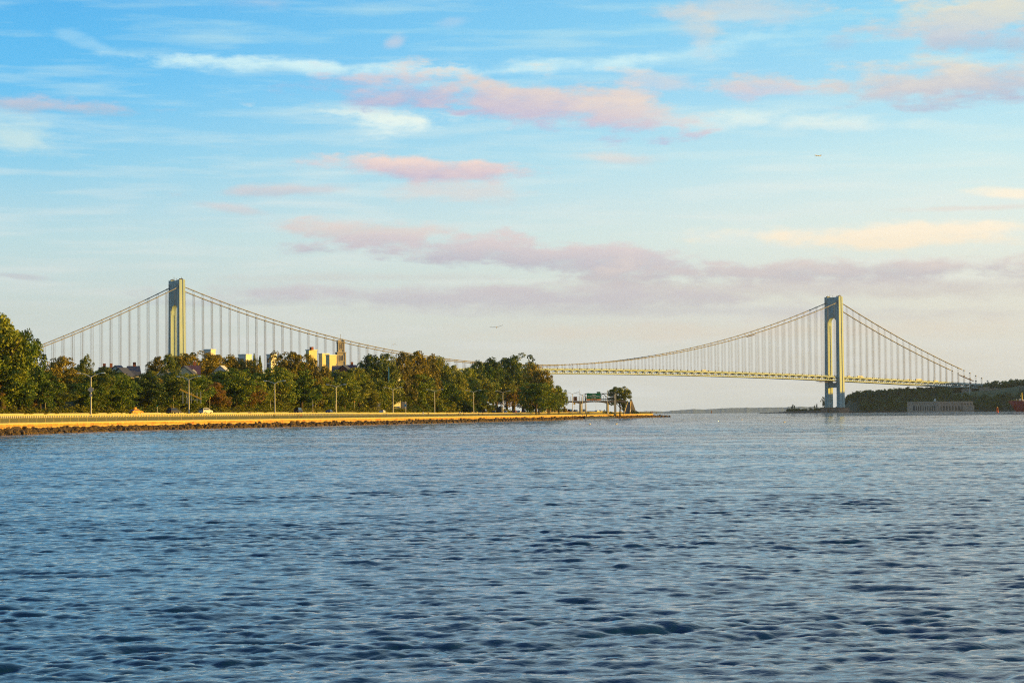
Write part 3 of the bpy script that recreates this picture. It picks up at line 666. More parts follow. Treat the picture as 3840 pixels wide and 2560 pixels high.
# maintenance platforms
M_plat = mat('platform_timber', (.16, .08, .05), (.24, .13, .08), .8, 1)
def cable_platform(px, L_, s, lab):
    x0 = bx_at(px, s * CY); e = empty('cable_platform', bl(x0, s * CY, cable_z(x0)), ang, lab, 'work platform')
    sl = (cable_z(x0 + 5) - cable_z(x0 - 5)) / 10; mb = MB(); mb.bar((-L_ / 2, 0, -L_ / 2 * sl - 2.2), (L_ / 2, 0, L_ / 2 * sl - 2.2), 4.4, .5); mb.build('platform_floor', M_plat, e)
    mb = MB()
    for y in (-2.1, 2.1): mb.bar((-L_ / 2, y, -L_ / 2 * sl - .9), (L_ / 2, y, L_ / 2 * sl - .9), .18, .18); [mb.box((t * L_ / 2, y, t * L_ / 2 * sl - 1.5), (.2, .2, 1.6)) for t in (-1, -.5, 0, .5, 1)]
    mb.build('guard_rail', M_dark, e)
cable_platform(2815, 17, -1, 'reddish work platform slung under the near cable left of the right tower')
cable_platform(3622, 36, 1, 'long work platform hung on the far cable near the hilltop at right')
cable_platform(2062, 30, 1, 'pale work platform on the low middle of the cable above the deck')
x0 = bx_at(3086, -6); e = empty('underdeck_platform', bl(x0, -4, deck_top(x0) - 9.2), ang, 'dark trussed traveller platform hanging under the deck beside the right tower', 'work platform')
mb = MB(); mb.box((0, 0, 0), (26, 8, .5)); mb.box((0, 0, -2.6), (24, 7, .4)); mb.build('platform_floor', M_plat, e)
mb = MB()
for i in range(9): mb.bar((-12 + i * 3, -3.6, -2.6), (-10.5 + i * 3, -3.6, 0), .3); mb.bar((-12 + i * 3, -3.6, 0), (-10.5 + i * 3, -3.6, -2.6), .3)
for x in (-11, 0, 11): mb.box((x, 0, 1), (.4, 6, 2.2))
mb.build('lattice', M_dark, e)
# traffic on the upper deck
M_trk = mat('truck_white', (.72, .70, .62), None, .5); M_glass = mat('car_glass', (.01, .012, .015), None, .08, spec=.6)
M_tyre = mat('tyre_rubber', (.015, .015, .015), None, .8)
def big_truck(name, L_, h, lab, m=None):
    e = empty(name, (0, 0, 0), 0, lab, 'truck'); MB().box((-.8, 0, h / 2 + .6), (L_ - 2.4, 2.5, h)).build('cargo_box', m or M_trk, e)
    mb = MB(); mb.prism([(L_ / 2 - 1.9, .5), (L_ / 2 + .2, .5), (L_ / 2 + .2, 1.6), (L_ / 2 - .3, 2.9), (L_ / 2 - 1.9, 2.9)], -1.2, 1.2, 'y'); mb.build('cab', M_trk, e)
    for x in (-L_ / 2 + 1.2, -L_ / 2 + 2.4, L_ / 2 - .8):
        for y in (-1.1, 1.1): MB().tube([(x, y - .15, .5), (x, y + .15, .5)], .5, 10).build('wheel', M_tyre, e)
    return e
for px, L_, h, lab, y in ((3224, 14, 3.2, 'white box truck crossing the bridge just right of the right tower', -9), (3444, 16, 3.4, 'longest white truck on the right side span', -9), (3507, 11, 2.6, 'smaller white truck on the bridge near the wooded hill', -9), (2638, 9, 2.4, 'white van-like truck in the middle of the main span', -9), (3150 + 30, 8, 2.0, 'low truck behind the right bridge tower', -6), (3404, 8, 1.9, 'short truck ahead of the longest white truck', -9)):
    e = big_truck('truck', L_, h, lab); x0 = bx_at(px, y); e.location = bl(x0, y, deck_top(x0) - .28); e.rotation_euler.z = ang; e['group'] = 'trucks crossing the bridge'
M_carcol = [mat('car_paint_' + n_, c_, None, .3, spec=.6) for n_, c_ in (('white', (.7, .7, .7)), ('black', (.02, .02, .025)), ('silver', (.35, .36, .38)), ('blue', (.04, .07, .18)), ('red', (.30, .03, .03)), ('taxi', (.75, .35, .02)))]
def car_proto(kind, paint):
    e = empty('car', (0, 0, 0)); W2 = .92
    if kind == 'sedan': low = [(-2.35, .45), (-2.3, .95), (-1.2, 1.02), (.9, 1.0), (2.2, .82), (2.35, .5)]; roof = [(-1.75, .98), (-1.05, 1.42), (.25, 1.44), (1.15, .98)]
    elif kind == 'suv': low = [(-2.35, .5), (-2.38, 1.1), (-1.2, 1.15), (1.0, 1.12), (2.25, 1.0), (2.35, .55)]; roof = [(-2.25, 1.1), (-2.0, 1.74), (.35, 1.76), (1.2, 1.12)]
    else: low = [(-2.7, .5), (-2.72, 1.2), (-1.2, 1.2), (1.7, 1.2), (2.5, 1.05), (2.6, .5)]; roof = [(-2.65, 1.15), (-2.6, 2.15), (1.0, 2.15), (1.9, 1.2)]
    body = MB(); body.prism([(low[0][0], .32)] + low + [(low[-1][0], .32)], -W2, W2, 'y')
    n = len(roof); vs = [(x, s * (W2 - .06 - (.16 if z > roof[0][1] + .2 else 0)), z) for s in (-1, 1) for x, z in roof]
    body.add(vs, [(0, 1, 2, 3), (7, 6, 5, 4), (1, 5, 6, 2), (0, 3, 7, 4)])
    body.build('body', paint, e)
    gl = MB(); (x0, z0), (x1, z1), (x2, z2), (x3, z3) = roof
    def lerp(a, b, t): return a + (b - a) * t
    for s in (-1, 1):
        yb, yt = s * (W2 - .045), s * (W2 - .195)
        gl.add([(lerp(x0, x1, .2) + .12, yb, lerp(z0, z1, .14)), (x3 - .35, yb, lerp(z0, z1, .14)), (x2 - .02, yt, z1 - .1), (x1 + .08, yt, z1 - .1)], [(0, 1, 2, 3)])
    gl.build('side_window', M_glass, e, fix=False)
    g2 = MB(); g2.add([(x0 + .0 - .012, -.74, lerp(z0, z1, .2)), (x0 - .012, .74, lerp(z0, z1, .2)), (x1 - .03, .64, z1 - .08), (x1 - .03, -.64, z1 - .08)], [(0, 1, 2, 3)])
    dx = (x1 - x0) * .2; g2.v = [(v[0] + (dx if v[2] < z1 - .2 else -dx * 0 + .0), v[1], v[2]) for v in g2.v]; g2.build('rear_window', M_glass, e, fix=False)
    g3 = MB(); g3.add([(x3 + .01, -.74, z3 + .03), (x3 + .01, .74, z3 + .03), (x2 + .04, .62, z2 - .06), (x2 + .04, -.62, z2 - .06)], [(0, 1, 2, 3)]); g3.build('windscreen', M_glass, e, fix=False)
    for x in (-1.45, 1.45):
        for s in (-1, 1):
            w_ = MB().tube([(x, s * .98, .34), (x, s * .74, .34)], .34, 14).build('wheel', M_tyre, e)
            MB().tube([(x, s * .99, .34), (x, s * .96, .34)], .2, 10).build('rim', M_steel, w_)
    for s in (-1, 1):
        MB().box((low[1][0] + .02, s * .74, low[1][1] - .18), (.08, .26, .24)).build('taillight', mat_red, e); MB().box((low[-2][0] + .06, s * .7, low[-2][1] - .12), (.12, .3, .14)).build('headlight', M_steel, e)
    MB().box((low[0][0] - .02, 0, .62), (.04, .5, .14)).build('number_plate', M_steel, e)
    return e
mat_red = mat('taillight_red', (.35, .01, .01), None, .3)
protos = {}
def put_car(kind, col, loc, rz, lab, group, name='car', cat='car'):
    key = (kind, col)
    if key not in protos: e = protos[key] = car_proto(kind, M_carcol[col])
    else: e = copy_tree(protos[key])
    e.name = name; e.location = loc; e.rotation_euler = (0, 0, rz); tag(e, lab, cat, group); return e
r = random.Random(3)
for i in range(34):
    px = 2080 + i * 44 + r.uniform(-14, 14)
    if 3060 < px < 3190: continue
    y = r.choice([-11, -7.5]); x0 = bx_at(px, y)
    put_car(r.choice(['sedan', 'suv', 'suv']), r.choice([0, 1, 2, 3, 4]), bl(x0, y, deck_top(x0) - .28), ang + (PI if y < -9 else 0), 'tiny car on the upper roadway of the bridge', 'cars crossing the bridge')
# ------------------------------------------------------------------ parkway lamps
M_pole = mat('lamp_pole_steel', (.60, .56, .46), (.66, .62, .52), .55, 3, metal=.0); M_head = mat('lamp_head', (.7, .74, .76), None, .4)
def lamp_proto(h=11.3):
    e = empty('street_lamp', (0, 0, 0)); MB().tube([(0, 0, 0), (0, 0, .5), (0, 0, .52), (0, 0, h)], [.28, .26, .19, .13], 10).build('pole', M_pole, e)
    for s in (-1, 1):
        MB().tube([(0, 0, h - .15), (s * 1.1, 0, h + .42), (s * 2.3, 0, h + .85), (s * 3.0, 0, h + .95)], [.14, .12, .10, .09], 6).build('arm', M_pole, e)
        MB().box((s * 3.35, 0, h + .97), (1.2, .5, .24), tap=.7).build('lamp_head', M_head, e)
    return e
lp = None
LPX = [(340, 20.9, 'nearest two armed street lamp, the one carrying a diamond sign'), (707, 33, 'street lamp between the dark SUV and the white SUV'), (1029, 33, 'street lamp just left of the dark van'), (1259, 33, 'street lamp beside the low dark sedan'), (1472, 33, 'street lamp below the blue house roof'), (1628, 33, 'sixth street lamp from the left'), (1774, 33, 'seventh street lamp from the left, before the pale hut'), (1884, 33, 'street lamp standing by the black truck'), (1992, 33, 'street lamp below the right shoulder of the wood'), (2072, 33, 'street lamp in front of the footbridge abutment'), (2145, 33, 'street lamp before the yellow board under the footbridge'), (2182, 30, 'street lamp beside the first footbridge column'), (2196, 26, 'distant street lamp left of the green highway sign')]
for i, (px, o_, lab) in enumerate(LPX):
    Y = station(px, o_)
    if i >= 10: Y = [0, 1380, 1450, 1540][i - 9]
    if i >= 10: x = (px - 1920) / F_PX * Y; base = Vector((x, Y, roadz(Y) - .3 - drop(x, Y)))
    else: base = off(Y, o_, gz(o_, Y))
    e = lamp_proto() if lp is None else copy_tree(lp)
    lp = lp or e
    # level of the hub from the photo
    hub = {340: 1411.5, 707: 1422, 1029: 1436.7, 1259: 1449.6, 1472: 1459.7, 1628: 1466.8, 1774: 1469.7, 1884: 1471.2, 1992: 1473.6, 2072: 1473.6, 2145: 1476.5, 2182: 1480, 2196: 1486}[px]
    hh = ztop(px, hub, base.y) - (base.z + drop(base.x, base.y)); print('lamp', px, round(base.y), round(hh, 1))
    e.location = base; e.scale = (1.08, 1.08, hh / 11.3); e.rotation_euler.z = math.atan2(tang(min(Y, 1500)).y, tang(min(Y, 1500)).x) - PI / 2 + .1; tag(e, lab, 'street lamp', 'two armed lamps along the parkway')
# road signs
M_sgn = mat('sign_back', (.30, .31, .36), None, .5); M_sblue = mat('sign_blue', (.02, .16, .42), None, .5); M_syel = mat('sign_yellow', (.75, .45, .03), None, .5); M_sgreen = mat('sign_green', (.0, .16, .07), None, .5); M_white = mat('white_paint', (.8, .8, .78), None, .5); M_orange = mat('sign_orange', (.80, .28, .03), None, .5)
Y = station(340, 20.9); b = off(Y, 20.9, gz(20.9, Y)) + Vector((0, -.25, 0))
def z_loc(px, py, Y): return at(px, py, Y).z
e = empty('road_sign', b, 0, 'large grey diamond sign back with a small plate under it on the nearest lamp', 'sign')
zc_ = z_loc(339, 1460, Y) - b.z; d_ = .98
mb = MB(); mb.prism([(-d_, zc_), (0, zc_ - d_), (d_, zc_), (0, zc_ + d_)], -.04, .04, 'y'); mb.build('diamond_panel', M_sgn, e)
MB().box((0, 0, z_loc(339, 1481, Y) - b.z), (.75, .06, .75)).build('small_plate', M_sgn, e)
def sign(px, o_, y0, y1, w, h, m, lab, posts=1, name='road_sign', board_y=None, back=False):
    Y = station(px, o_); b = off(Y, o_, gz(o_, Y)); b.z = max(b.z, z_loc(px, y1, Y)) if back else b.z
    zt = z_loc(px, y0, Y) - b.z; e = empty(name, b, 0, lab, 'sign'); mb = MB()
    for k in range(posts): x = (k - (posts - 1) / 2) * w * .7; mb.tube([(x, .06, -.2), (x, .06, zt)], .07, 6)
    mb.build('post', M_pole, e); zb = (z_loc(px, board_y, Y) - b.z) if board_y else zt - h / 2
    MB().box((0, 0, zb), (w, .06, h)).build('sign_panel', m, e); return e
sign(588, 24, 1518, 1545, .5, .5, M_sgreen, 'thin post with a small green plate between the taxi and the dark SUV', name='sign_post')
sign(1171, 48, 1500, 1545, .55, .8, M_sgn, 'pale post with a small white plate right of the dark van', board_y=1519)
sign(1173.5, 47, 1537, 1546, .4, .8, M_syel, 'small yellow marker beside the pale sign post', name='marker_post')
sign(1419, 50, 1507, 1546, 1.3, 1.5, M_sgn, 'dark rectangular sign on two posts left of the fifth lamp', 2, board_y=1516)
sign(1514, 50, 1505, 1542, 2.6, 3.4, M_sgn, 'big grey back of a highway sign right of the fifth lamp', 2, board_y=1519)
sign(1518, 19, 1504, 1549, .85, .95, M_sblue, 'small blue sign on a pale post in front of the big grey sign', board_y=1519)
# basin of park lamps with round globes
M_globe = mat('globe_glass', (.85, .38, .06), None, .35)
pk = None
for px, py, o_, lab in ((168, 1493, 55, 'far left globe lamp among the bushes'), (648, 1488, 53, 'globe lamp left of the second street lamp'), (785, 1489, 53, 'globe lamp above the white SUV'), (921, 1491, 56, 'globe lamp half hidden in shrubs right of the white SUV'), (1012, 1495, 53, 'globe lamp left of the third street lamp'), (1181, 1501, 53, 'globe lamp beside the pale sign post'), (1256, 1502, 55, 'globe lamp touching the fourth street lamp pole'), (1327, 1504, 54, 'globe lamp right of the fourth street lamp'), (1411, 1506, 53, 'globe lamp behind the dark sign'), (2248, 1505, 45, 'small dark lamp post under the green highway sign')):
    Y = station(px, o_); b = off(Y, o_, gz(o_, Y)); h = z_loc(px, py, Y) - b.z
    if pk is None:
        e = pk = empty('park_lamp', (0, 0, 0)); MB().tube([(0, 0, 0), (0, 0, .4), (0, 0, .45), (0, 0, 3.9)], [.14, .12, .07, .05], 8).build('pole', M_pole, e)
        MB().lathe([(.05, 3.85), (.24, 3.95), (.30, 4.2), (.22, 4.45), (.04, 4.55)], 10).build('globe', M_globe, e, smooth=True); MB().lathe([(.08, 4.53), (.05, 4.75)], 8).build('finial', M_pole, e)
    else: e = copy_tree(pk)
    e.location = b; e.scale = (1.15, 1.15, h / 4.2); tag(e, lab, 'park lamp', 'globe lamps of the shore park')
# cars on the parkway
CARS = [('sedan', 5, 507, 27, 'orange yellow taxi with a roof sign at far left', 'taxi'), ('suv', 1, 650, 28, 'dark SUV driving away left of the second street lamp', 0), ('suv', 0, 770, 28, 'white SUV right of the second street lamp', 0), ('van', 1, 1117, 30, 'black van behind two walkers', 'van'), ('sedan', 3, 1233, 32, 'low dark blue sedan left of the fourth street lamp', 0), ('sedan', 0, 1432, 32, 'white car at the foot of the fifth lamp', 0), ('van', 1, 1815, 36, 'black van right of the seventh lamp', 'van'), ('sedan', 1, 1850, 40, 'low dark car before the black truck', 0), ('sedan', 0, 1893, 34, 'white hatchback right of the black truck', 0), ('sedan', 4, 1927, 33, 'dark red car leading the right hand queue', 0), ('sedan', 0, 1944, 33, 'white sedan second in the right hand queue', 0), ('suv', 3, 1964, 34, 'blue car left of the ninth lamp', 0), ('suv', 0, 2033, 34, 'white and blue SUV left of the yellow abutment', 0), ('sedan', 3, 2098, 34, 'blue car before the footbridge wall', 0), ('suv', 4, 2119, 36, 'dark red SUV under the footbridge', 0), ('van', 1, 2137, 34, 'black van below the yellow board', 'van'), ('suv', 2, 2158, 30, 'silver SUV beside the first footbridge column', 0), ('van', 1, 2187, 30, 'tall black van right of the first footbridge column', 'van'), ('sedan', 0, 2237, 26, 'white car between the footbridge columns', 0), ('sedan', 2, 2250, 26, 'grey car by the second footbridge column', 0)]
for kind, col, px, o_, lab, cat in CARS:
    Y = station(px, o_); t = tang(Y); rz = math.atan2(t.y, t.x)
    if px > 2030: rz += -.25
    if px < 1000: rz -= .28
    e = put_car(kind, col, off(Y, o_, roadz(Y) + .01), rz, lab, 'cars on the parkway', cat or 'car', cat or 'car')
    if px < 1000: e.scale = (1.1, 1.1, 1.1)
    if cat == 'taxi': MB().box((-.2, 0, 1.72), (.9, .45, .5)).build('roof_sign', M_orange, e)
Y = station(1872, 35); e = big_truck('truck', 7.5, 2.7, 'black box truck beside the eighth lamp', M_dark); e.location = off(Y, 35, roadz(Y)); e.rotation_euler.z = math.atan2(tang(Y).y, tang(Y).x)
# ------------------------------------------------------------------ footbridge, gantry, stairs on the point
YF = 1480.0
def fbp(px, z, Y=YF): return Vector(((px - 1920) / F_PX * Y, Y, z - drop(0, Y)))
zd = ztop(2200, 1503, YF); zr = ztop(2200, 1486, YF); print('footbridge deck', zd, zr)
M_fbc = mat('footbridge_concrete', (.16, .13, .11), (.22, .18, .15), .85, .5); M_col = mat('column_concrete', (.30, .26, .2), (.36, .32, .25), .85, .5)
fb2 = empty('footbridge', fbp(2200, 0), 0, 'pedestrian footbridge crossing the parkway on round columns', 'footbridge'); X = lambda px: (px - 2200) / F_PX * YF
mb = MB(); mb.box(((X(2060) + X(2345)) / 2, 0, zd - .35), (X(2345) - X(2060), 3.4, .7))
for a_, b_ in ((2068, 2175), (2175, 2276), (2276, 2345)):
    n = 10; pts = [(X(a_), zd - .7)] + [(X(a_) + (X(b_) - X(a_)) * i / n, zd - 2.0 + 1.25 * math.sin(PI * i / n) ** .6) for i in range(n + 1)] + [(X(b_), zd - .7)]
    mb.prism(pts, -1.5, 1.5, 'y')
mb.build('deck', M_fbc, fb2)
for px in (2174.5, 2276): MB().tube([(X(px), 0, 2.5), (X(px), 0, zd - 1.6)], [.95, .75], 14).build('column', M_col, fb2, smooth=False)
MB().box((X(2074), 0, 5.5), (1.6, 4, 9)).build('column', M_fbc, fb2)
mb = MB(); n = 34
for s in (-1.65, 1.65):
    for i in range(n + 1): x = X(2062) + (X(2344) - X(2062)) * i / n; mb.box((x, s, (zd + zr) / 2), (.1, .1, zr - zd))
    for z in (zr, (zd + zr) / 2, zd + .15): mb.bar((X(2062), s, z), (X(2344), s, z), .1, .1)
mb.build('railing', M_dark, fb2)
mb = MB()
for px in (2084, 2118, 2147, 2153): mb.box((X(px + 5), -1.72, (zd + zr) / 2), (1.4 if px > 2100 else 2.0, .05, zr - zd - .3))
mb.build('mesh_panel', M_plat, fb2)
for px, z in ((2172.5, 1462), (2275.5, 1462)):
    p = fbp(px, 0, YF - 3); MB_ = MB().tube([(0, 0, 0), (0, 0, ztop(px, z, YF) - 2)], [.16, .1], 8); e = MB_.build('flag_mast', M_steel, loc=(p.x, p.y, 2)); tag(e, 'thin mast rising above the footbridge at its %s column' % ('first' if px < 2200 else 'second'), 'mast')
# golden retaining wings at the abutment
M_wing = mat('wing_wall', (.60, .36, .12), (.70, .46, .18), .85, .3)
e = empty('abutment_wall', fbp(2075, 0, 1440), 0, 'sunlit golden wing walls of the footbridge abutment', 'wall'); k = 1440 / F_PX
mb = MB(); za = lambda y: ztop(2075, y, 1440) 
mb.prism([(-30 * k, 3.5), (-5 * k, 3.5), (-5 * k, za(1502)), (-16 * k, za(1510)), (-28 * k, za(1532))], -.5, .5, 'y'); mb.v = [(x, y + .6 * (x), z) for x, y, z in mb.v]; mb.build('wing', M_wing, e)
mb = MB(); mb.prism([(3 * k, 3.5), (22 * k, 3.5), (20 * k, za(1530)), (10 * k, za(1512)), (3 * k, za(1508))], -.5, .5, 'y'); mb.v = [(x, y + .6 * x, z) for x, y, z in mb.v]; mb.build('wing', M_wing, e)
# highway sign gantry
YG = 1340.0; kg = YG / F_PX; g0 = at(2307, 1543, YG)
e = empty('sign_gantry', (g0.x, YG, 2.6 - drop(0, YG)), 0, 'highway sign gantry with a tall golden post and dark truss arms', 'gantry'); zl = lambda py, px=2254: ztop(px, py, YG) - 2.6
MB().box((0, 0, (zl(1474) + 1.0) / 2), (1.3, 1.3, zl(1474) - 1.0)).build('gantry_post', M_conc, e)
mb = MB(); xa = -112 * kg
for yy in (-.6, .6):
    for py in (1475.5, 1497): mb.bar((xa, yy, zl(py)), (0, yy, zl(py)), .5 if yy < 0 else .25, .5)
    for i in range(5):
        a_ = xa + (0 - xa) * i / 5; b_ = xa + (0 - xa) * (i + 1) / 5; z0, z1 = (zl(1497), zl(1475.5)) if i % 2 == 0 else (zl(1475.5), zl(1497)); mb.bar((a_, yy, z0), (b_, yy, z1), .3)
mb.build('truss_arm', M_dark, e)
MB().box((xa, .4, (zl(1475) + 1.0) / 2), (.45, .45, zl(1475) - 1.0)).build('gantry_post', M_conc, e)
def text_obj(name, txt, size, m, parent, loc, sx=1.0):
    cu = bpy.data.curves.new(name, 'FONT'); cu.body = txt; cu.size = size; cu.align_x = 'CENTER'; cu.align_y = 'CENTER'; cu.extrude = .01; cu.offset = size * .012
    t = bpy.data.objects.new(name, cu); C.objects.link(t); bpy.context.view_layer.update(); me = bpy.data.meshes.new_from_object(t.evaluated_get(bpy.context.evaluated_depsgraph_get())); bpy.data.objects.remove(t)
    me.materials.clear(); me.materials.append(m); o = bpy.data.objects.new(name, me); C.objects.link(o); o.parent = parent; o.location = loc; o.rotation_euler = (PI / 2, 0, 0); o.scale = (sx, 1, 1); return o
sg = empty('highway_sign', (g0.x, YG - 1.1, e.location.z), 0, 'large green highway sign with an orange exit only strip', 'sign')
x0_, x1_ = (2200.5 - 2307) * kg, (2253.5 - 2307) * kg; xm, wd = (x0_ + x1_) / 2, x1_ - x0_
MB().box((xm, 0, (zl(1475) + zl(1495)) / 2), (wd, .12, zl(1475) - zl(1495) - .02)).build('green_panel', M_sgreen, sg)
MB().box((xm, 0, (zl(1495) + zl(1500.5)) / 2), (wd, .12, zl(1495) - zl(1500.5))).build('orange_panel', M_orange, sg)
xt = (2245 - 2307) * kg; MB().box((xt, 0, (zl(1468) + zl(1474.8)) / 2), (2.1, .12, zl(1468) - zl(1474.8))).build('exit_tab', M_sgreen, sg)
text_obj('lettering', '4 Ave', 1.0, M_white, sg, (xm, -.08, zl(1480))); text_obj('lettering', 'Ft Hamilton Pkwy', 1.0, M_white, sg, (xm, -.08, zl(1485.5)), .98); text_obj('lettering', '1/2 MILE', .72, M_white, sg, (xm, -.08, zl(1491)))
text_obj('lettering', 'EXIT 2', .62, M_white, sg, (xt, -.08, zl(1471.4))); text_obj('lettering', 'EXIT      ONLY', .66, M_dark, sg, (xm, -.08, zl(1497.8)))
mb = MB(); zz = zl(1497.8); mb.prism([(xm - .12, zz + .3), (xm + .12, zz + .3), (xm + .12, zz), (xm + .4, zz), (xm, zz - .35), (xm - .4, zz), (xm - .12, zz)], -.09, -.07, 'y'); mb.build('arrow', M_dark, sg)
e = sign(2152, 34, 1507, 1541, 1.3, 1.6, M_syel, 'yellow board on a post under the left half of the footbridge')
# stairs of the footbridge
YSx = 1500.0; ks = YSx / F_PX; b = at(2354, 1543, YSx); zs0 = 2.6
st = empty('staircase', (b.x, YSx, zs0 - drop(0, YSx)), 0, 'flaring concrete staircase at the end of the footbridge beside the lone tree', 'staircase'); ht = ztop(2360, 1506, YSx) - zs0
M_step = mat('step_concrete', (.22, .19, .17), None, .9)
mb = MB(); n = 16
for i in range(n):
    t = i / n; y = i * .34; hw = (17 - 8 * sstep(t * 1.1)) * ks * .5; xc = (10 * t - 2) * ks; mb.box((xc, y + .25, ht * (t + 1 / n) / 2), (hw * 2, .5, ht * (t + 1 / n)))
mb.build('flight', M_step, st)
M_par = mat('stair_parapet', (.55, .42, .20), (.62, .5, .28), .8, 1)
for s in (-1, 1):
    mb = MB(); pr = []
    for i in range(n + 1):
        t = i / n; hw = (17 - 8 * sstep(t * 1.1)) * ks * .5 + .2; xc = (10 * t - 2) * ks; pr.append(Vector((xc + s * hw, i * .34, ht * t + .9)))
    for i in range(n): mb.bar(pr[i] - Vector((0, 0, .5)), pr[i + 1] - Vector((0, 0, .5)), .35, 1.5)
    mb.build('parapet', M_par, st)
mb = MB(); xr = 9 * ks + 1.0; mb.add([(xr, 5.4, 0), (xr + 3.6, 4.6, 0), (xr + .3, 5.2, ht + 1.8), (xr - .8, 5.6, ht + 1.8), (xr, 8, 0), (xr + 3.6, 8, 0), (xr + .3, 8, ht + 1.8), (xr - .8, 8, ht + 1.8)], [(0, 1, 2, 3), (7, 6, 5, 4), (0, 4, 5, 1), (1, 5, 6, 2), (2, 6, 7, 3), (3, 7, 4, 0)]); mb.build('end_wall', M_par, st)
MB().box((2 * ks, 7.2, ht - .3), (16 * ks, 3.2, .6)).build('landing', M_fbc, st)
# lone tree and shrubs on the point
p = at(2325, 1441, 1510); tree(p.x - .2, 1510, 2.6, ztop(2325, 1441, 1510) - 2.6, 88 / F_PX * 1510, 'D', 'lone flat topped dark tree beside the green highway sign', None, 'tree', CRF, TRF)
p = at(2338, 1500, 1515); tree(p.x, 1515, 2.6, 10, 5, 'D', 'darker slim tree just behind the lone flat topped tree', None, 'tree', CR[2], TRF)
for px, Y, h, w, k, lab in ((2275, 1490, 2.2, 7, 'D', 'clipped dark hedge under the second footbridge column'), (2292, 1490, 1.9, 5, 'D', 'dark hedge left of the gantry post'), (2265, 1480, 3.6, 3, 'G', 'leafy shrub at the left end of the dark hedge'), (2372, 1480, 3.2, 4, 'D', 'shrub before the foot of the staircase'), (2384, 1485, 2.5, 3, 'G', 'small shrub right of the staircase'), (2112, 1440, 5.5, 6, 'O', 'golden shrub behind the golden wing wall')):
    x = (px - 1920) / F_PX * Y; tree(x, Y, 2.6 if px > 2200 else 3.9, h, w, k, lab, 'shrubs on the point', 'shrub', CRB[px % 4], False, 'shrub')
# dark landing platform set in the sea wall
Y = station(2243, -3); t = tang(Y); e = empty('landing_stage', off(Y, -1.5), math.atan2(t.y, t.x), 'dark timber landing stage jutting from the sea wall under the footbridge', 'landing stage')
La = 120.0; M_tim = mat('wet_timber', (.012, .009, .007), (.03, .02, .015), .95, 1, spec=.05)
mb = MB().box((0, 0, 1.25), (La, 5.5, .25)); mb.build('platform_deck', M_tim, e)
mb = MB().box((0, 0, .3), (La - .4, 5.3, 1.6)); mb.build('fender', M_dark, e)
# small street furniture
M_clothes = [mat('cloth_' + n_, c_, None, .9) for n_, c_ in (('white', (.7, .68, .62)), ('black', (.02, .02, .025)), ('red', (.5, .08, .04)), ('blue', (.05, .12, .35)), ('yellow', (.7, .5, .08)), ('grey', (.2, .2, .22)))]
M_skin = mat('skin', (.45, .26, .16), None, .6); M_hair = mat('hair', (.03, .02, .015), None, .7)
def person_meshes(pose):
    me = bpy.data.meshes.new('body'); sit = pose == 'sit'; st_ = .18 if pose == 'walk' else .05
    if sit: P = {'pel': (0, 0, .48), 'ch': (0, .06, .85), 'nk': (0, .02, 1.08), 'hd': (0, -.02, 1.2), 'ht': (0, -.02, 1.34)}
    else: P = {'pel': (0, 0, .93), 'ch': (0, 0, 1.28), 'nk': (0, -.01, 1.5), 'hd': (0, -.03, 1.6), 'ht': (0, -.03, 1.74)}
    vs = [P['pel'], P['ch'], P['nk'], P['hd'], P['ht']]; rd = [.15, .17, .06, .095, .075]; ed = [(0, 1), (1, 2), (2, 3), (3, 4)]
    dz = P['ch'][2] - 1.28
    for s in (-1, 1):
        b = len(vs); vs += [(s * .19, .0, 1.40 + dz), (s * .25, .03 + s * st_ * .4, 1.12 + dz), (s * .23, -.08 + s * st_ * .7, .88 + dz), (s * .22, -.1 + s * st_ * .8, .79 + dz)]; rd += [.06, .05, .038, .03]; ed += [(1, b), (b, b + 1), (b + 1, b + 2), (b + 2, b + 3)]
        b = len(vs)
        if sit: vs += [(s * .1, -.02, .47), (s * .11, -.45, .48), (s * .11, -.42, .08), (s * .11, -.58, .04)]
        else: vs += [(s * .09, 0, .85), (s * .1, s * st_ - .03, .49), (s * .1, s * st_ * 1.7 + .02, .08), (s * .1, s * st_ * 1.7 - .14, .03)]
        rd += [.1, .072, .05, .035]; ed += [(0, b), (b, b + 1), (b + 1, b + 2), (b + 2, b + 3)]
    me.from_pydata(vs, ed, []); o = bpy.data.objects.new('tmp', me); C.objects.link(o)
    md = o.modifiers.new('s', 'SKIN'); sv = me.skin_vertices[0].data
    for i, r_ in enumerate(rd): sv[i].radius = (r_, r_ * (.75 if i < 2 else 1))
    sv[0].use_root = True
    o.modifiers.new('sub', 'SUBSURF').levels = 1
    bpy.context.view_layer.update(); full = bpy.data.meshes.new_from_object(o.evaluated_get(bpy.context.evaluated_depsgraph_get())); bpy.data.objects.remove(o)
    full.name = 'body'; full.materials.clear(); full.materials.append(M_skin)
    V3 = [v.co.copy() for v in full.vertices]; N3 = [v.normal.copy() for v in full.vertices]; out = {'body': full}
    hip = .5 if sit else .92
    for nm, test in (('shirt', lambda c_: hip - .02 < c_.z < P['nk'][2] - .05 and not (abs(c_.x) > .2 and c_.z < .88 + dz)), ('trousers', lambda c_: (c_.z < hip + .03 and c_.z > .09 and not (abs(c_.x) > .19 and c_.z > .7)) ), ('hair', lambda c_: c_.z > P['hd'][2] + .03 and not (c_.y < P['hd'][1] - .05 and c_.z < P['ht'][2] - .03))):
        fs = [tuple(p.vertices) for p in full.polygons if test(p.center)]; use = sorted({i for f in fs for i in f}); ix = {v: i for i, v in enumerate(use)}
        m_ = bpy.data.meshes.new(nm); m_.from_pydata([V3[i] + N3[i] * .018 for i in use], [], [tuple(ix[i] for i in f) for f in fs]); m_.materials.append(M_hair if nm == 'hair' else M_clothes[0]); out[nm] = m_
    return out
PM = {k_: person_meshes(k_) for k_ in ('stand', 'walk', 'sit')}
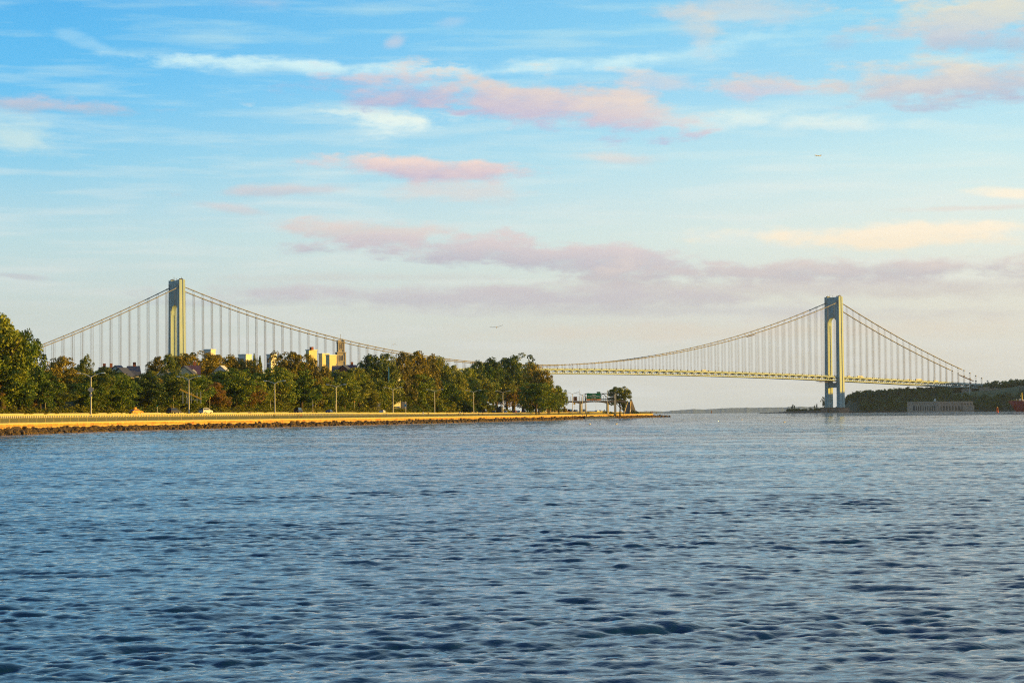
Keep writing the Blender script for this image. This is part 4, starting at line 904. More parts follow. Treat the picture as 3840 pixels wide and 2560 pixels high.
def person(px, o_, z, pose, top, bot, rz, lab, Y=None, x=None):
    if Y is None: Y = station(px, o_); loc = off(Y, o_, z)
    else: xx = (px - 1920) / F_PX * Y; loc = Vector((xx, Y, z - drop(xx, Y)))
    e = empty('person', loc, rz, lab, 'person', 'people on the promenade')
    for nm, me in PM[pose].items():
        o = bpy.data.objects.new(nm, me); C.objects.link(o); o.parent = e
        if nm in ('shirt', 'trousers'): o.material_slots[0].link = 'OBJECT'; o.material_slots[0].material = M_clothes[top if nm == 'shirt' else bot]
zg = 2.6
for a_ in [(1026, 8, zg, 'walk', 1, 1, .3, 'person in dark clothes below the third street lamp'), (1116, 8, zg, 'walk', 1, 1, 3.4, 'person in black walking below the dark van, left of the pair'), (1127, 8, zg, 'walk', 2, 1, 3.4, 'person with reddish top walking below the dark van, right of the pair'), (1448, 7, zg, 'stand', 0, 5, 0, 'person in white near the fifth street lamp'), (1585, 9, zg + .6, 'stand', 0, 0, 0, 'person all in white left of the sixth lamp'), (1604, 9, zg + .6, 'walk', 4, 1, 2.8, 'person in yellow and black left of the sixth lamp'), (1674, 8, zg + .3, 'sit', 3, 5, 3.1, 'seated person in a blue top right of the sixth lamp'), (1716, 8, zg + .3, 'sit', 1, 1, 3, 'seated dark dressed person left of the white dressed walker'), (1723, 8, zg + .6, 'walk', 0, 5, 3, 'person in white walking before the seventh lamp'), (1737, 8, zg + .3, 'sit', 2, 3, 3, 'seated person in red before the seventh lamp'), (1793, 8, zg + .3, 'sit', 1, 5, 3, 'seated person in black right of the seventh lamp'), (1808, 8, zg + .3, 'sit', 2, 1, 3, 'seated person in red below the black van'),
           (2132, 9, zg + .5, 'walk', 4, 1, 3, 'person in a yellow top below the black van under the footbridge'), (2183, 1.5, 1.2, 'stand', 0, 2, 3, 'person in white and red on the landing stage'), (2197, 1.0, 1.2, 'walk', 1, 1, 3, 'person in black standing on the landing stage'), (2203, 5, zg, 'stand', 1, 3, 3, 'person in black behind the railing above the landing stage'), (2222, 6, zg, 'sit', 0, 2, 3, 'seated person in white below the green highway sign'), (2262, 6, zg, 'walk', 2, 4, 3, 'person with orange top leaning toward the dark hedge')]:
    person(*a_)
for px, po, t_, b_, lab in ((2384, 'sit', 0, 5, 'seated person in white at the foot of the staircase'), (2393, 'sit', 1, 1, 'seated person in black on the point'), (2399, 'sit', 4, 1, 'seated person in yellow on the point'), (2437, 'sit', 1, 3, 'left one of two people sitting at the very tip of the point'), (2443, 'walk', 2, 1, 'right one of two people at the very tip of the point')):
    person(px, 0, 2.7, po, t_, b_, 3, lab, Y=1590)
# playground frame on the bank
e = empty('sloping_frame', at(715, 1500, 800) , 0, 'sloping lattice ramp frame on posts at the foot of the bank trees', 'frame'); k8 = 800 / F_PX
mb = MB(); mb.bar((-40 * k8, 0, 41 * k8), (40 * k8, 0, 4 * k8), .3, .5); mb.bar((-34 * k8, 0, 34 * k8), (40 * k8, 0, 2 * k8), .15, .15); mb.build('ramp_beam', M_syel, e)
mb = MB(); [mb.bar((x * k8, 0, -12 * k8), (x * k8, 0, z * k8), .2) for x, z in ((-29, 35), (-14, 28), (2, 30), (24, 28), (38, 32))]; mb.bar((-14 * k8, 0, 2 * k8), (40 * k8, 0, 2 * k8), .15); mb.build('post', M_steel, e)
# ------------------------------------------------------------------ buildings behind the wood
M_wall_w = mat('render_white', (.66, .64, .62), (.72, .70, .66), .8, .4); M_wall_y = mat('brick_buff', (.62, .52, .32), (.70, .60, .38), .8, .3); M_wall_g = mat('limestone', (.42, .36, .28), (.50, .44, .34), .85, .5)
M_roof = mat('slate_roof', (.06, .07, .11), (.09, .10, .15), .7, 1.5); M_roofb = mat('purple_roof', (.09, .05, .09), (.13, .07, .11), .7, 1.5); M_brick = mat('red_brick', (.22, .07, .04), (.28, .10, .06), .9, 2); M_win = mat('window_glass', (.02, .03, .05), None, .1, spec=.7)
def block(px0, px1, yt, yb, Y, depth, rz, m, lab, wins=None, extra=None, cat='building'):
    xm_ = ((px0 + px1) / 2 - 1920) / F_PX * Y; zt = ztop((px0 + px1) / 2, yt, Y); zb = ground_at(xm_, Y) - 1
    w = (px1 - px0) / F_PX * Y; L_ = (w - depth * abs(math.sin(rz))) / max(.3, math.cos(rz)); L_ = max(L_, w * .35)
    e = empty('apartment_building', (xm_, Y, zb - drop(xm_, Y)), rz, lab, cat); h = zt - zb
    MB().box((0, 0, h / 2), (L_, depth, h)).build('wall', m, e); MB().box((0, 0, h + .25), (L_ + .4, depth + .4, .5)).build('parapet', M_wall_w, e)
    for (fx, z0, ww, hh) in (wins or []):
        MB().box((fx * L_, -depth / 2 - .02, h - z0), (ww, .12, hh)).build('window', M_win, e)
    return e, h, L_
RZ = -.35
block(765, 806, 1313, 1338, 1120, 5, -.35, M_wall_w, 'white flat roofed penthouse above the gold trees right of the left bridge tower')
block(895, 941, 1332, 1366, 1080, 6, -.35, M_wall_w, 'cream block with dark window strips left of the dark conifer', [(-.32, 3, 1.6, 3), (-.32, 7, 1.6, 3), (.0, 3, 1.6, 3), (.0, 7, 1.6, 3)])
block(1001, 1035, 1332, 1372, 1060, 6, -.35, M_wall_w, 'small cream block with a dark window strip left of the golden tree', [(-.15, 2.4, 1.4, 2), (-.15, 5, 1.4, 2), (-.15, 7.6, 1.4, 2)])
e, h, L_ = block(1147, 1187, 1314, 1360, 1220, 2.4, .85, M_wall_y, 'tall yellow block with a brick chimney in the gold trees'); MB().box((-L_ * .3, -2, h + 1.0), (1.5, 1.5, 1.6)).build('chimney', M_brick, e)
block(1195, 1233, 1328, 1372, 1230, 2.6, .9, M_wall_y, 'higher half of the wide yellow building left of the church tower')
block(1222, 1261, 1333.5, 1374, 1210, 2.6, .9, M_wall_y, 'lower windowless half of the wide yellow building beside the church tower')
# church tower
Yc = 1300.0; kc = Yc / F_PX; xc_ = (1277 - 1920) * kc; zc_ = ground_at(xc_, Yc); e = empty('church_tower', (xc_, Yc, zc_ - drop(xc_, Yc)), math.radians(17), 'grey limestone church tower with an antenna between wood and bridge cable', 'church tower')
zz = lambda py: ztop(1277, py, Yc) - zc_
W1, W2_ = 2.45, 1.85
def sq(mb, z0, z1, r_): mb.box((0, 0, (z0 + z1) / 2), (2 * r_, 2 * r_, z1 - z0)); return mb
mb = MB(); sq(mb, -1, zz(1323), W1 - .3); sq(mb, zz(1320), zz(1285), W2_ - .3); [mb.box((a * (W1 - .3), b_ * (W1 - .3), zz(1323) / 2), (.7, .7, zz(1323))) for a in (-1, 1) for b_ in (-1, 1)]; [mb.box((a * (W2_ - .25), b_ * (W2_ - .25), (zz(1320) + zz(1283)) / 2), (.6, .6, zz(1283) - zz(1320))) for a in (-1, 1) for b_ in (-1, 1)]; mb.build('shaft', M_wall_g, e)
mb = MB(); sq(mb, zz(1323), zz(1320), W1 + .3); sq(mb, zz(1285), zz(1282), W2_ + .35); sq(mb, zz(1353), zz(1351.5), W1 + .1); mb.build('cornice', M_wall_g, e)
mb = MB(); sq(mb, zz(1282), zz(1277), W2_ - .5); mb.prism([(-1.3, zz(1277)), (1.3, zz(1277)), (.8, zz(1274.5)), (-.8, zz(1274.5))], -1.2, 1.2, 'y'); [mb.box((a * (W2_ - .2), b_ * (W2_ - .2), zz(1279)), (.5, .5, 1.4)) for a in (-1, 1) for b_ in (-1, 1)]; mb.build('crown_roof', M_wall_g, e)
MB().tube([(0, 0, zz(1275)), (0, 0, zz(1255)), (0, 0, zz(1253.5))], [.14, .1, .45], 6).build('antenna', M_steel, e)
for s in range(4):
    a = s * PI / 2
    for r_, p0, p1, w_ in ((W1 - .28, 1334, 1352, 1.5), (W2_ - .28, 1290, 1308, 1.1)):
        mb = MB(); mb.box((0, -r_, (zz(p0) + zz(p1)) / 2), (w_, .12, zz(p0) - zz(p1))); R_ = Matrix.Rotation(a, 3, 'Z'); mb.v = [tuple(R_ @ Vector(v)) for v in mb.v]; wn = mb.build('window', M_win, e)
        mb = MB(); [mb.box((q * (w_ / 2 + .2), -r_ - .1, (zz(p0) + zz(p1)) / 2), (.35, .3, zz(p0) - zz(p1) + .6)) for q in (-1, 1)]; [mb.box((q * w_ * .17, -r_ - .08, (zz(p0) + zz(p1)) / 2), (.12, .08, zz(p0) - zz(p1))) for q in (-1, 1)]; mb.box((0, -r_ - .1, zz(p1) - .3), (w_ + .9, .4, .4)); mb.v = [tuple(R_ @ Vector(v)) for v in mb.v]; mb.build('frame', M_wall_g, wn)
# houses peeping over the trees
def house(px0, px1, yt, Y, rz, wall, roof, lab, depth=9, chim=0, dorm=0):
    xm_ = ((px0 + px1) / 2 - 1920) / F_PX * Y; zt = ztop((px0 + px1) / 2, yt, Y); w = (px1 - px0) / F_PX * Y; L_ = w * .92; zb = min(ground_at(xm_, Y) - 1, zt - 9)
    e = empty('house', (xm_, Y, zb - drop(xm_, Y)), rz, lab, 'house'); h = zt - zb; eh = h - min(4.5, max(2.4, depth * .38)); d2 = depth / 2
    mb = MB(); mb.box((0, 0, eh / 2), (L_, depth, eh)); mb.prism([(-d2, eh), (d2, eh), (0, h - .25)], -L_ / 2, L_ / 2, 'x'); mb.build('wall', wall, e)
    rf = MB()
    for s in (-1, 1): rf.add([(x, y, z + dz) for dz in (0.03, .33) for x, y, z in ((-L_ / 2 - .5, s * (d2 + .5), eh - .45), (L_ / 2 + .5, s * (d2 + .5), eh - .45), (L_ / 2 + .5, 0, h - .2), (-L_ / 2 - .5, 0, h - .2))], [(0, 1, 2, 3), (7, 6, 5, 4), (0, 4, 5, 1), (1, 5, 6, 2), (2, 6, 7, 3), (3, 7, 4, 0)])
    rf = rf.build('roof', roof, e)
    for k in range(chim): MB().box(((k - (chim - 1) / 2) * L_ * .5 + L_ * .12, .4, h + .3), (1.1, 1.1, 2.6)).build('chimney', M_brick, rf)
    for k in range(dorm):
        dm = MB(); x = (k - (dorm - 1) / 2) * L_ * .4; dm.prism([(x - 1.3, eh + .4), (x + 1.3, eh + .4), (x + 1.3, eh + 1.2), (x, eh + 2.4), (x - 1.3, eh + 1.2)], -d2 + .3, -.6, 'y'); dm = dm.build('dormer', wall, rf); MB().box((x, -d2 + .24, eh + .9), (1, .1, .9)).build('window', M_win, dm)
    for k in (-1, 1): MB().box((k * L_ * .25, -d2 - .03, eh - 1.6), (1.1, .1, 1.4)).build('window', M_win, e)
    MB().box((L_ / 2 + .02, 0, eh + .5), (.1, 1.1, 1.2)).build('window', M_win, e)
for h_ in [(282, 308, 1388, 830, 1.35, M_wall_w, M_roof, 'white gabled house peeping out left of the first street lamp', 8), (300, 322, 1384, 850, .4, M_wall_y, M_roofb, 'small roof with a yellow gable beside the white gabled house', 7),
           (372, 402, 1378, 900, .2, M_brick, M_roofb, 'reddish roof with a chimney above the first street lamp', 8, 1), (400, 426, 1377, 920, .2, M_wall_w, M_roof, 'dark roofed house between two chimneys', 8, 1), (425, 458, 1370.5, 900, 1.1, M_wall_w, M_roof, 'grey gabled house with the highest roof at left', 9), (440, 478, 1379, 880, .9, M_wall_y, M_roof, 'yellow gabled roof right of the grey gable', 9), (478, 520, 1373, 900, .3, M_wall_w, M_roof, 'dark roof with one chimney at the left of the dark round tree', 9, 1), (610, 634, 1381, 900, 1.0, M_wall_y, M_wall_w, 'small pale gable above the very dark round tree', 7),
           (683, 705, 1372, 930, 1.2, M_wall_y, M_roof, 'yellow gabled wing at the left end of the dormered house', 8), (700, 748, 1371, 935, .15, M_wall_w, M_roofb, 'dormered house with a long dark roof under the golden trees', 10, 1, 1), (822, 842, 1371, 960, 1.1, M_wall_w, M_wall_w, 'white gable half hidden in the gold trees', 8),
           (1246, 1300, 1372, 1120, .1, M_wall_w, M_roof, 'grey roofed house at the foot of the church tower', 11, 0, 1), (1276, 1306, 1369.5, 1115, 1.2, M_brick, M_roof, 'brick gable with a sunlit edge below the church tower', 9), (1296, 1334, 1369, 1130, .2, M_brick, M_roofb, 'purple roofed house with a brick chimney right of the church tower', 10, 1), (1440, 1482, 1368, 1150, .75, M_wall_w, M_roof, 'white gabled house with a blue roof', 10), (1472, 1512, 1367, 1165, .1, M_wall_w, M_wall_w, 'pale flat looking roof right of the blue house', 8)]: house(*h_)
e = empty('hut', off(station(1769, 56), 56, 4.6), .3, 'small pale boarded hut wall on the grass by the seventh lamp', 'hut'); MB().box((0, 0, 1), (5, 2.2, 2.1)).build('wall', mat('pink_board', (.45, .26, .2), None, .8), e); MB().box((0, 0, 2.15), (5.4, 2.6, .2)).build('roof', M_plat, e)
MB().tube([(0, 0, 0), (0, 0, 12)], .14, 8).build  # noqa
p = at(1457, 1363, 1120); e = MB().tube([(0, 0, -10), (0, 0, 0)], [.35, .28], 8).build('vent_pipe', M_sblue, loc=p); tag(e, 'thin blue vent pipe standing before the blue roofed house', 'pipe')
# ------------------------------------------------------------------ far shore on the right
M_hill = mat('far_hillside', (.035, .05, .02), (.06, .075, .03), .95, .02); M_shore = mat('far_shore_rock', (.13, .08, .05), (.22, .14, .09), .95, .1)
def ridge(X): return float(np.interp(X, [300, 560, 600, 625, 645, 677, 736, 800, 886, 955, 1000, 2200], [-2, -2, 2, 14, 25, 28, 34, 35, 38, 47, 50, 50]))
def yshore(X): return float(np.interp(X, [500, 640, 700, 900, 1000, 1600], [4330, 4215, 4150, 4060, 4030, 3950]))
def fz(X, Y):
    t = (Y - yshore(X)); R_ = ridge(X)
    ex = 90 * sstep((1920 + X / Y * F_PX - 3920) / 330) * sstep((Y - 3450) / 200) - 3
    if t < 0: return max(ex, -3.0 if t < -12 else t * .25)
    b = 2.2 * min(1, t / 10)
    R_ = R_ * sstep((1920 + X / Y * F_PX - 3125) / 70) - .5
    z = b + (R_ - b) * sstep((t - 14) / 215) if R_ > b else min(b, R_)
    n_ = 1.5 * math.sin(X * .021 + Y * .013) + 1.2 * math.sin(X * .05 - Y * .03)
    return max(ex, z + n_ * sstep((t - 20) / 80) * (R_ > 5))
gx = list(np.arange(560, 1240, 11.0)) + [1300, 1400, 1550, 1750, 2200]; gy = [3420, 3500, 3560, 3620, 3680, 3740, 3800, 3860, 3905] + list(np.arange(3950, 4780, 13.0)) + [4900, 5100, 5400, 5800]
vs = [(x, y, fz(x, y) - drop(x, y)) for y in gy for x in gx]; n = len(gx); fs = [(i * n + j, i * n + j + 1, (i + 1) * n + j + 1, (i + 1) * n + j) for i in range(len(gy) - 1) for j in range(n - 1)]
o = bpy.data.objects.new('far_hill', np_mesh('far_hill', vs, fs, M_hill, True)); C.objects.link(o); tag(o, kind='structure')
# rocky rim
mb = MB(); r = random.Random(8)
for i in range(900):
    X = 600 + r.random() * 480; Y = yshore(X) + r.uniform(-4, 8); p = (X, Y, r.uniform(-.2, 1.6) - drop(X, Y)); mb.box(p, (r.uniform(1.5, 5), r.uniform(1, 3), r.uniform(.8, 2.4)), r.uniform(0, 3), tap=.6)
tag(mb.build('shore_rocks', M_shore, fix=False), 'brown rocks along the far water line at right', kind='stuff')
# low spit left of the right tower
def spz(px): return float(np.interp(px, [2838, 2850, 2910, 2960, 3000, 3100, 3200], [0, .9, 1.9, 3.6, 4.4, 4.0, 3.0]))
vs = []; pxs = list(range(2836, 3210, 6))
for k, (dy, f_) in enumerate(((-8, -1.0), (0, .05), (3, .7), (14, 1.0), (60, .9), (90, -1))):
    for px in pxs: Y = 4330 - (px - 2840) * .25 + dy; x = (px - 1920) / F_PX * Y; vs.append((x, Y, (spz(px) * f_ if f_ > 0 else -1) + .35 * math.sin(px * .7) * (f_ > .5) - drop(x, Y)))
n = len(pxs); fs = [(i * n + j, i * n + j + 1, (i + 1) * n + j + 1, (i + 1) * n + j) for i in range(5) for j in range(n - 1)]
o = bpy.data.objects.new('spit', np_mesh('spit', vs, fs, M_shore)); C.objects.link(o); tag(o, kind='structure')
def far_plant(px, Y, zg, h, w, k, lab, grp=None, me=None, trunk=TR[0], name='tree', cat='tree', dx=0):
    x = (px - 1920) / F_PX * Y; tree(x, Y, zg, h, w, k, lab, grp, name, me, trunk, cat)
for px, h, w, lab in ((2968, 14, 7, 'small ragged tree on the low spit, left of a pair'), (2976, 12, 6, 'small ragged tree on the low spit, right of a pair'), (3037, 8, 9, 'low spreading bush tree in the middle of the spit'), (3052, 11, 5, 'thin sapling on the spit'), (3056 + 4, 14, 6, 'taller ragged tree on the spit near the bridge pier'), (3088, 30, 15, 'dark tree hidden half behind the pier of the right tower')):
    far_plant(px, 4320, 3, h, w, 'D', lab, None, CRL[px % 5])
r = random.Random(4)
for i in range(46):
    px = r.uniform(2952, 3085); far_plant(px, 4325 + r.uniform(-10, 30), 2.6, r.uniform(4, 7.5), r.uniform(7, 12), 'D', 'low dark shrub on the spit left of the right bridge tower', 'shrubs on the spit', CRB[i % 4], False, 'shrub', 'shrub')
r = random.Random(21); nt_ = 0; wood = []
def place_far(X, Y, h, w, k, lab, grp): tree(X, Y, fz(X, Y) - .5, h, w, k, lab, grp, 'tree', CRL[r.randrange(5)], TR[0])
for i in range(1300):
    X = r.uniform(640, 1085); t = r.random(); Y = yshore(X) + 18 + t * 400; px = 1920 + X / Y * F_PX
    if px > 3900: continue
    if 3565 < px < 3850 and .30 < t < .70: continue           # open grassy slope
    if 3395 < px < 3680 and Y < 4130: continue
    h = r.uniform(9, 15); 
    if nt_ > (62 if t > .62 else 34): wood.append((X, Y, h, r.randrange(5))); nt_ += 1; continue
    if t > .72: place_far(X, Y, h, h * r.uniform(.9, 1.3), r.choice('GGDO'), 'tree along the crest of the far hill', 'crest trees of the far hill')
    elif t > .3: place_far(X, Y, h, h * r.uniform(.9, 1.3), r.choice('GDG'), 'dark tree on the middle slope of the far hill', 'slope trees of the far hill')
    else: place_far(X, Y, h * .6, h * r.uniform(.9, 1.3), r.choice('GDG'), 'low leafy tree at the foot of the far hill', 'foot trees of the far hill')
    nt_ += 1
print('far trees', nt_)
for i_, (kk, lm_) in enumerate((('D', 'farther'), ('G', 'lower'))):
    cv = [crown_np(600 + q, 46, 26, .04) for q in range(3)]; V_ = []; Fc = []; nb = 0
    for j_, (X, Y, h, q) in enumerate(wood):
        if j_ % 2 != i_: continue
        v0, f0 = cv[q % 3]; w_ = h * r.uniform(1.0, 1.4); a = r.uniform(0, 6.28); R_ = np.array([[math.cos(a), -math.sin(a), 0], [math.sin(a), math.cos(a), 0], [0, 0, 1]])
        V_.append((v0 * np.array([w_, w_, h])) @ R_.T + np.array([X, Y, fz(X, Y) - drop(X, Y) - .6])); Fc.append(f0 + nb); nb += len(v0)
    o = bpy.data.objects.new('hill_wood', np_mesh('hill_wood', np.vstack(V_), np.vstack(Fc), L_F if i_ else L_G)); C.objects.link(o)
    tag(o, ('mass of dark woodland', 'mass of greener woodland')[i_] + ' covering the far hill', 'woodland', kind='stuff')
M_fgr = mat('hill_grass', (.055, .085, .025), (.085, .11, .035), .95, .03)
vs = []; 
for i in range(27):
    px = 3560 + i * 10
    for k in range(8): X0 = (px - 1920) / F_PX * 4250; Y = yshore(X0) + 18 + (.30 + .42 * k / 7) * 400; X = (px - 1920) / F_PX * Y; vs.append((X, Y, fz(X, Y) + 1.0 - drop(X, Y)))
fs = [(i * 8 + j, i * 8 + j + 1, (i + 1) * 8 + j + 1, (i + 1) * 8 + j) for i in range(26) for j in range(7)]
o = bpy.data.objects.new('grass_slope', np_mesh('grass_slope', vs, fs, M_fgr, True)); C.objects.link(o); tag(o, kind='structure')
# low brush carpeting the hill
v0, f0 = crown_np(500, 30, 40, .04, 'bush'); V_ = []; Fc = []; nb = 0
for i in range(420):
    X = r.uniform(645, 1085); Y = yshore(X) + 8 + r.random() ** 1.3 * 330; px = 1920 + X / Y * F_PX
    if (3565 < px < 3850 and yshore(X) + 120 < Y < yshore(X) + 300) or (3395 < px < 3680 and Y < 4130): continue
    s = r.uniform(8, 15); a = r.uniform(0, 6.28); R_ = np.array([[math.cos(a), -math.sin(a), 0], [math.sin(a), math.cos(a), 0], [0, 0, 1]]); V_.append((v0 * np.array([s, s, s * .55])) @ R_.T + np.array([X, Y, fz(X, Y) - drop(X, Y) - .4])); Fc.append(f0 + nb); nb += len(v0)
o = bpy.data.objects.new('hill_brush', np_mesh('hill_brush', np.vstack(V_), np.vstack(Fc), L_F)); C.objects.link(o); tag(o, 'dense dark brush covering the far hillside', 'brush', kind='stuff')
# old stone battery at the water
M_fort = mat('fort_granite', (.50, .34, .24), (.66, .48, .36), .9, .25, bump=.3); M_sod = mat('roof_sod', (.12, .11, .04), (.16, .15, .06), .95, .2)
Yb = 4035.0; kb = Yb / F_PX; xb = (3516 - 1920) * kb; fort = empty('stone_fort', (xb, Yb, -drop(xb, Yb)), 0, 'old granite harbour fort with arched gun openings at the water edge', 'fort'); Hf = ztop(3516, 1506, Yb) 
A = [(-89 * kb, 34), (0, 0), (141 * kb, 26), (141 * kb, 70), (-89 * kb, 76)]
MB().prism(A, -1, Hf).build('wall', M_fort, fort)
MB().prism([(x * 1.005, y - .3 if y < 40 else y) for x, y in A], Hf - 1.4, Hf + .5).build('parapet', M_fort, fort); MB().prism([(x * .985, y + .6 if y < 40 else y) for x, y in A], Hf + .5, Hf + 1.0).build('sod_roof', M_sod, fort)
MB().prism([(-4, -2), (3.5, -2), (4.5, 4), (-5, 4)], -1, Hf + .9).build('corner_tower', M_fort, fort)
mb = MB().box((118 * kb, 17.5, 5.5), (44 * kb, 10, 11.5)); mb.build('sea_bastion', M_fort, fort)
def fwin(a, b_, fr, w_, h_, z):
    p, q = Vector((*a, 0)), Vector((*b_, 0)); d = (q - p).normalized(); n_ = Vector((d.y, -d.x, 0)); c_ = p + (q - p) * fr + n_ * .05; mb = MB(); pts = [(-w_ / 2, 0), (w_ / 2, 0), (w_ / 2, h_ * .7), (w_ * .3, h_ * .93), (0, h_), (-w_ * .3, h_ * .93), (-w_ / 2, h_ * .7)]
    f_ = [c_ + d * a_ + Vector((0, 0, z + b2)) for a_, b2 in pts]; g_ = [v - n_ * .25 for v in f_]; mb.add(f_ + g_, [tuple(range(7)), tuple(range(13, 6, -1))] + [(i, (i + 1) % 7, (i + 1) % 7 + 7, i + 7) for i in range(7)]); mb.build('gun_opening', M_dark, fort)
for i in range(10): fwin(A[0], A[1], .10 + i * .085, 1.6 if i else 3.2, 8.5 if i % 3 else 9.5, 2.4)
for i in range(11): fwin(A[1], A[2], .07 + i * .087, 2.3, 9.0 if i < 7 else 3.0, 2.4 if i < 7 else 12)
for i in range(16): fwin(A[1], A[2], .05 + i * .058, .9, 1.4, 13.4)
for i in range(11): fwin(A[0], A[1], .06 + i * .085, .8, 1.4, 13.4)
lh = empty('lighthouse', (xb - 11 * kb, Yb + 4, Hf + .9 - drop(xb, Yb)), 0, 'small white lantern lighthouse on the roof of the stone fort', 'lighthouse'); MB().box((0, 0, 1.3), (3.6, 3.6, 2.8)).build('house', M_trk, lh); MB().lathe([(1.3, 2.7), (1.3, 3.9)], 8).build('lantern', M_white, lh); MB().lathe([(1.6, 3.9), (.2, 5.2)], 8).build('dome', M_trk, lh)
# upper fort wall on the hill
Yu = 4330.0; ku = Yu / F_PX; M_uw = mat('upper_wall_stone', (.32, .24, .19), (.42, .33, .26), .9, .3)
def uwall(px0, px1, y0, y1, lab):
    x0, x1 = (px0 - 1920) * ku, (px1 - 1920) * ku; zt = ztop(px0, y0, Yu); zb = ztop(px0, y1, Yu) - 6; e = empty('fort_wall', (x0, Yu, -drop(x0, Yu)), 0, lab, 'wall')
    MB().box(((x1 - x0) / 2, 0, (zt + zb) / 2), (x1 - x0, 5, zt - zb)).build('wall_face', M_uw, e); MB().box(((x1 - x0) / 2, 0, zt + .3), (x1 - x0 + .6, 5.6, .6)).build('parapet', M_uw, e); return e
uwall(3604, 3640, 1459, 1467, 'ruined left stretch of stone wall on the far hill behind the flagpole'); uwall(3671, 3708, 1452, 1466, 'taller stone wall block on the far hill'); uwall(3709, 3900, 1457, 1464, 'long low stone wall running to the right edge on the far hill')
p = at(3636, 1465, 4200); e = empty('flagpole', p, 0, 'flagpole with a red flag before the wall on the far hill', 'flagpole'); MB().tube([(0, 0, -6), (0, 0, 16)], .3, 6).build('pole', M_white, e); MB().box((1.6, 0, 13.5), (3.2, .15, 2.2)).build('flag', M_clothes[2], e)
# channel buoy
Ybu = 2900.0; b = at(3740, 1542, Ybu); kb2 = Ybu / F_PX; e = empty('channel_buoy', (b.x, Ybu, -drop(b.x, Ybu)), .3, 'red channel buoy floating near the ship', 'buoy'); M_red = mat('buoy_red', (.62, .05, .02), None, .45)
MB().lathe([(1.6, -.8), (1.9, .2), (1.7, .9), (.9, 1.2)], 14).build('float', M_red, e); mb = MB(); [mb.bar((math.cos(a) * 1.35, math.sin(a) * 1.35, 1), (math.cos(a) * .9, math.sin(a) * .9, 5.8), .25) for a in (.4, 1.97, 3.54, 5.1)]; mb.lathe([(1.0, 5.4), (1.0, 5.8)], 8); mb.build('cage', M_red, e)
mb = MB(); [mb.box((0, 0, 3.4), (1.9, .15, 4.6), a) for a in (0.2, 1.77)]; mb.build('radar_reflector', M_red, e); MB().lathe([(.3, 5.8), (.3, 6.5), (.1, 6.8)], 8).build('lantern', M_steel, e)
# ship bow
Ysh = 3500.0; kS = Ysh / F_PX; b = at(3806, 1538, Ysh); M_hull = mat('hull_red', (.42, .022, .035), (.36, .02, .03), .5, .1); M_yel = mat('mast_yellow', (.80, .62, .12), None, .5)
ship = empty('cargo_ship', (b.x, Ysh, -drop(b.x, Ysh)), 0, 'red hulled cargo ship whose bow enters at the right edge', 'ship'); HB = ztop(3806, 1505, Ysh)
secs = [(-9.5, 0.05, HB - 1.2, .97), (-7, .9, HB - 3.5, .9), (-3.5, 2.2, HB * .45, .6), (0, 3.6, 1.0, .35), (4, 5.5, -1, .3), (10, 8, -2, .4), (20, 11, -2, .6), (40, 13, -2, .85), (150, 13, -2, .9)]
mb = MB(); nS = 0
for x, hw, zb, ff in secs:
    zt = HB + (1.0 if x < 14 else -1.5); hb = hw * ff
    mb.v += [(x, -hw, zt), (x, -(hw * .55 + hb * .45), (zt + zb) / 2), (x, -hb * (.3 if x < 5 else .8), zb), (x, hb * (.3 if x < 5 else .8), zb), (x, (hw * .55 + hb * .45), (zt + zb) / 2), (x, hw, zt)]
for i in range(len(secs) - 1):
    for j in range(6): mb.f.append((i * 6 + j, i * 6 + (j + 1) % 6, (i + 1) * 6 + (j + 1) % 6, (i + 1) * 6 + j)); mb.m.append(0)
mb.f += [(0, 1, 2, 3, 4, 5), tuple((len(secs) - 1) * 6 + j for j in range(6))]; mb.m += [0, 0]; mb.build('hull', M_hull, ship)
mb = MB(); mb.tube([(-2.0, -3.4, HB - 2.6), (-1.6, -4.0, HB - 5.0)], [.5, .8], 6); mb.box((-2.2, -3.9, HB - 5.2), (2.6, .5, .8)); mb.build('anchor', M_hull, ship)
MB().tube([(6, -.2, HB - 6.5), (7.8, -.2, HB - 6.8)], .4, 6) 
text_ = MB(); [text_.box((1.2 + i * .8, -5.2, HB - 2.9), (.5, .12, .9)) for i in range(4)]; 
mx = (3833 - 3806) * kS; MB().tube([(mx, 0, HB - 1), (mx, 0, HB + 13.5)], [.9, .55], 8).build('foremast', M_yel, ship); mb = MB(); mb.box((mx, 0, HB + 10.5), (3.6, 1, .5)); mb.box((mx, 0, HB + 7.8), (3.2, .8, .8)); mb.box((mx - 1.6, 0, HB + 8.2), (1.2, 1, 1.6)); mb.box((mx, 0, HB + 12.2), (1.6, 1, 1)); mb.build('mast_platform', M_yel, ship)
mb = MB(); mb.box((mx - 3, 0, HB + 2.4), (2.2, 2, 3)); mb.box((mx + 1.5, 0, HB + 2), (3, 3, 2.4)); mb.box((mx - 8.5, 0, HB + 2.2), (.8, .8, 3.4)); mb.build('windlass', M_white, ship)
mb = MB(); [mb.box((x, s * (2 + x * .35 if x < 14 else 7), HB + 1.5), (.12, .12, 1.3)) for x in range(-7, 20, 2) for s in (-1, 1)]; mb.bar((-8.5, 0, HB + 2.1), (18, -8, HB + 2.1), .15); mb.bar((-8.5, 0, HB + 2.1), (18, 8, HB + 2.1), .15); mb.build('railing', M_yel, ship)
# beacon far out
p = at(2668, 1545, 7000); e = MB().tube([(0, 0, -4), (0, 0, 3.5), (0, 0, 3.6), (0, 0, 6)], [1.6, 1.4, .9, .6], 8).build('beacon', M_plat, loc=p); tag(e, 'tiny dark beacon on the horizon under the middle of the span', 'beacon')
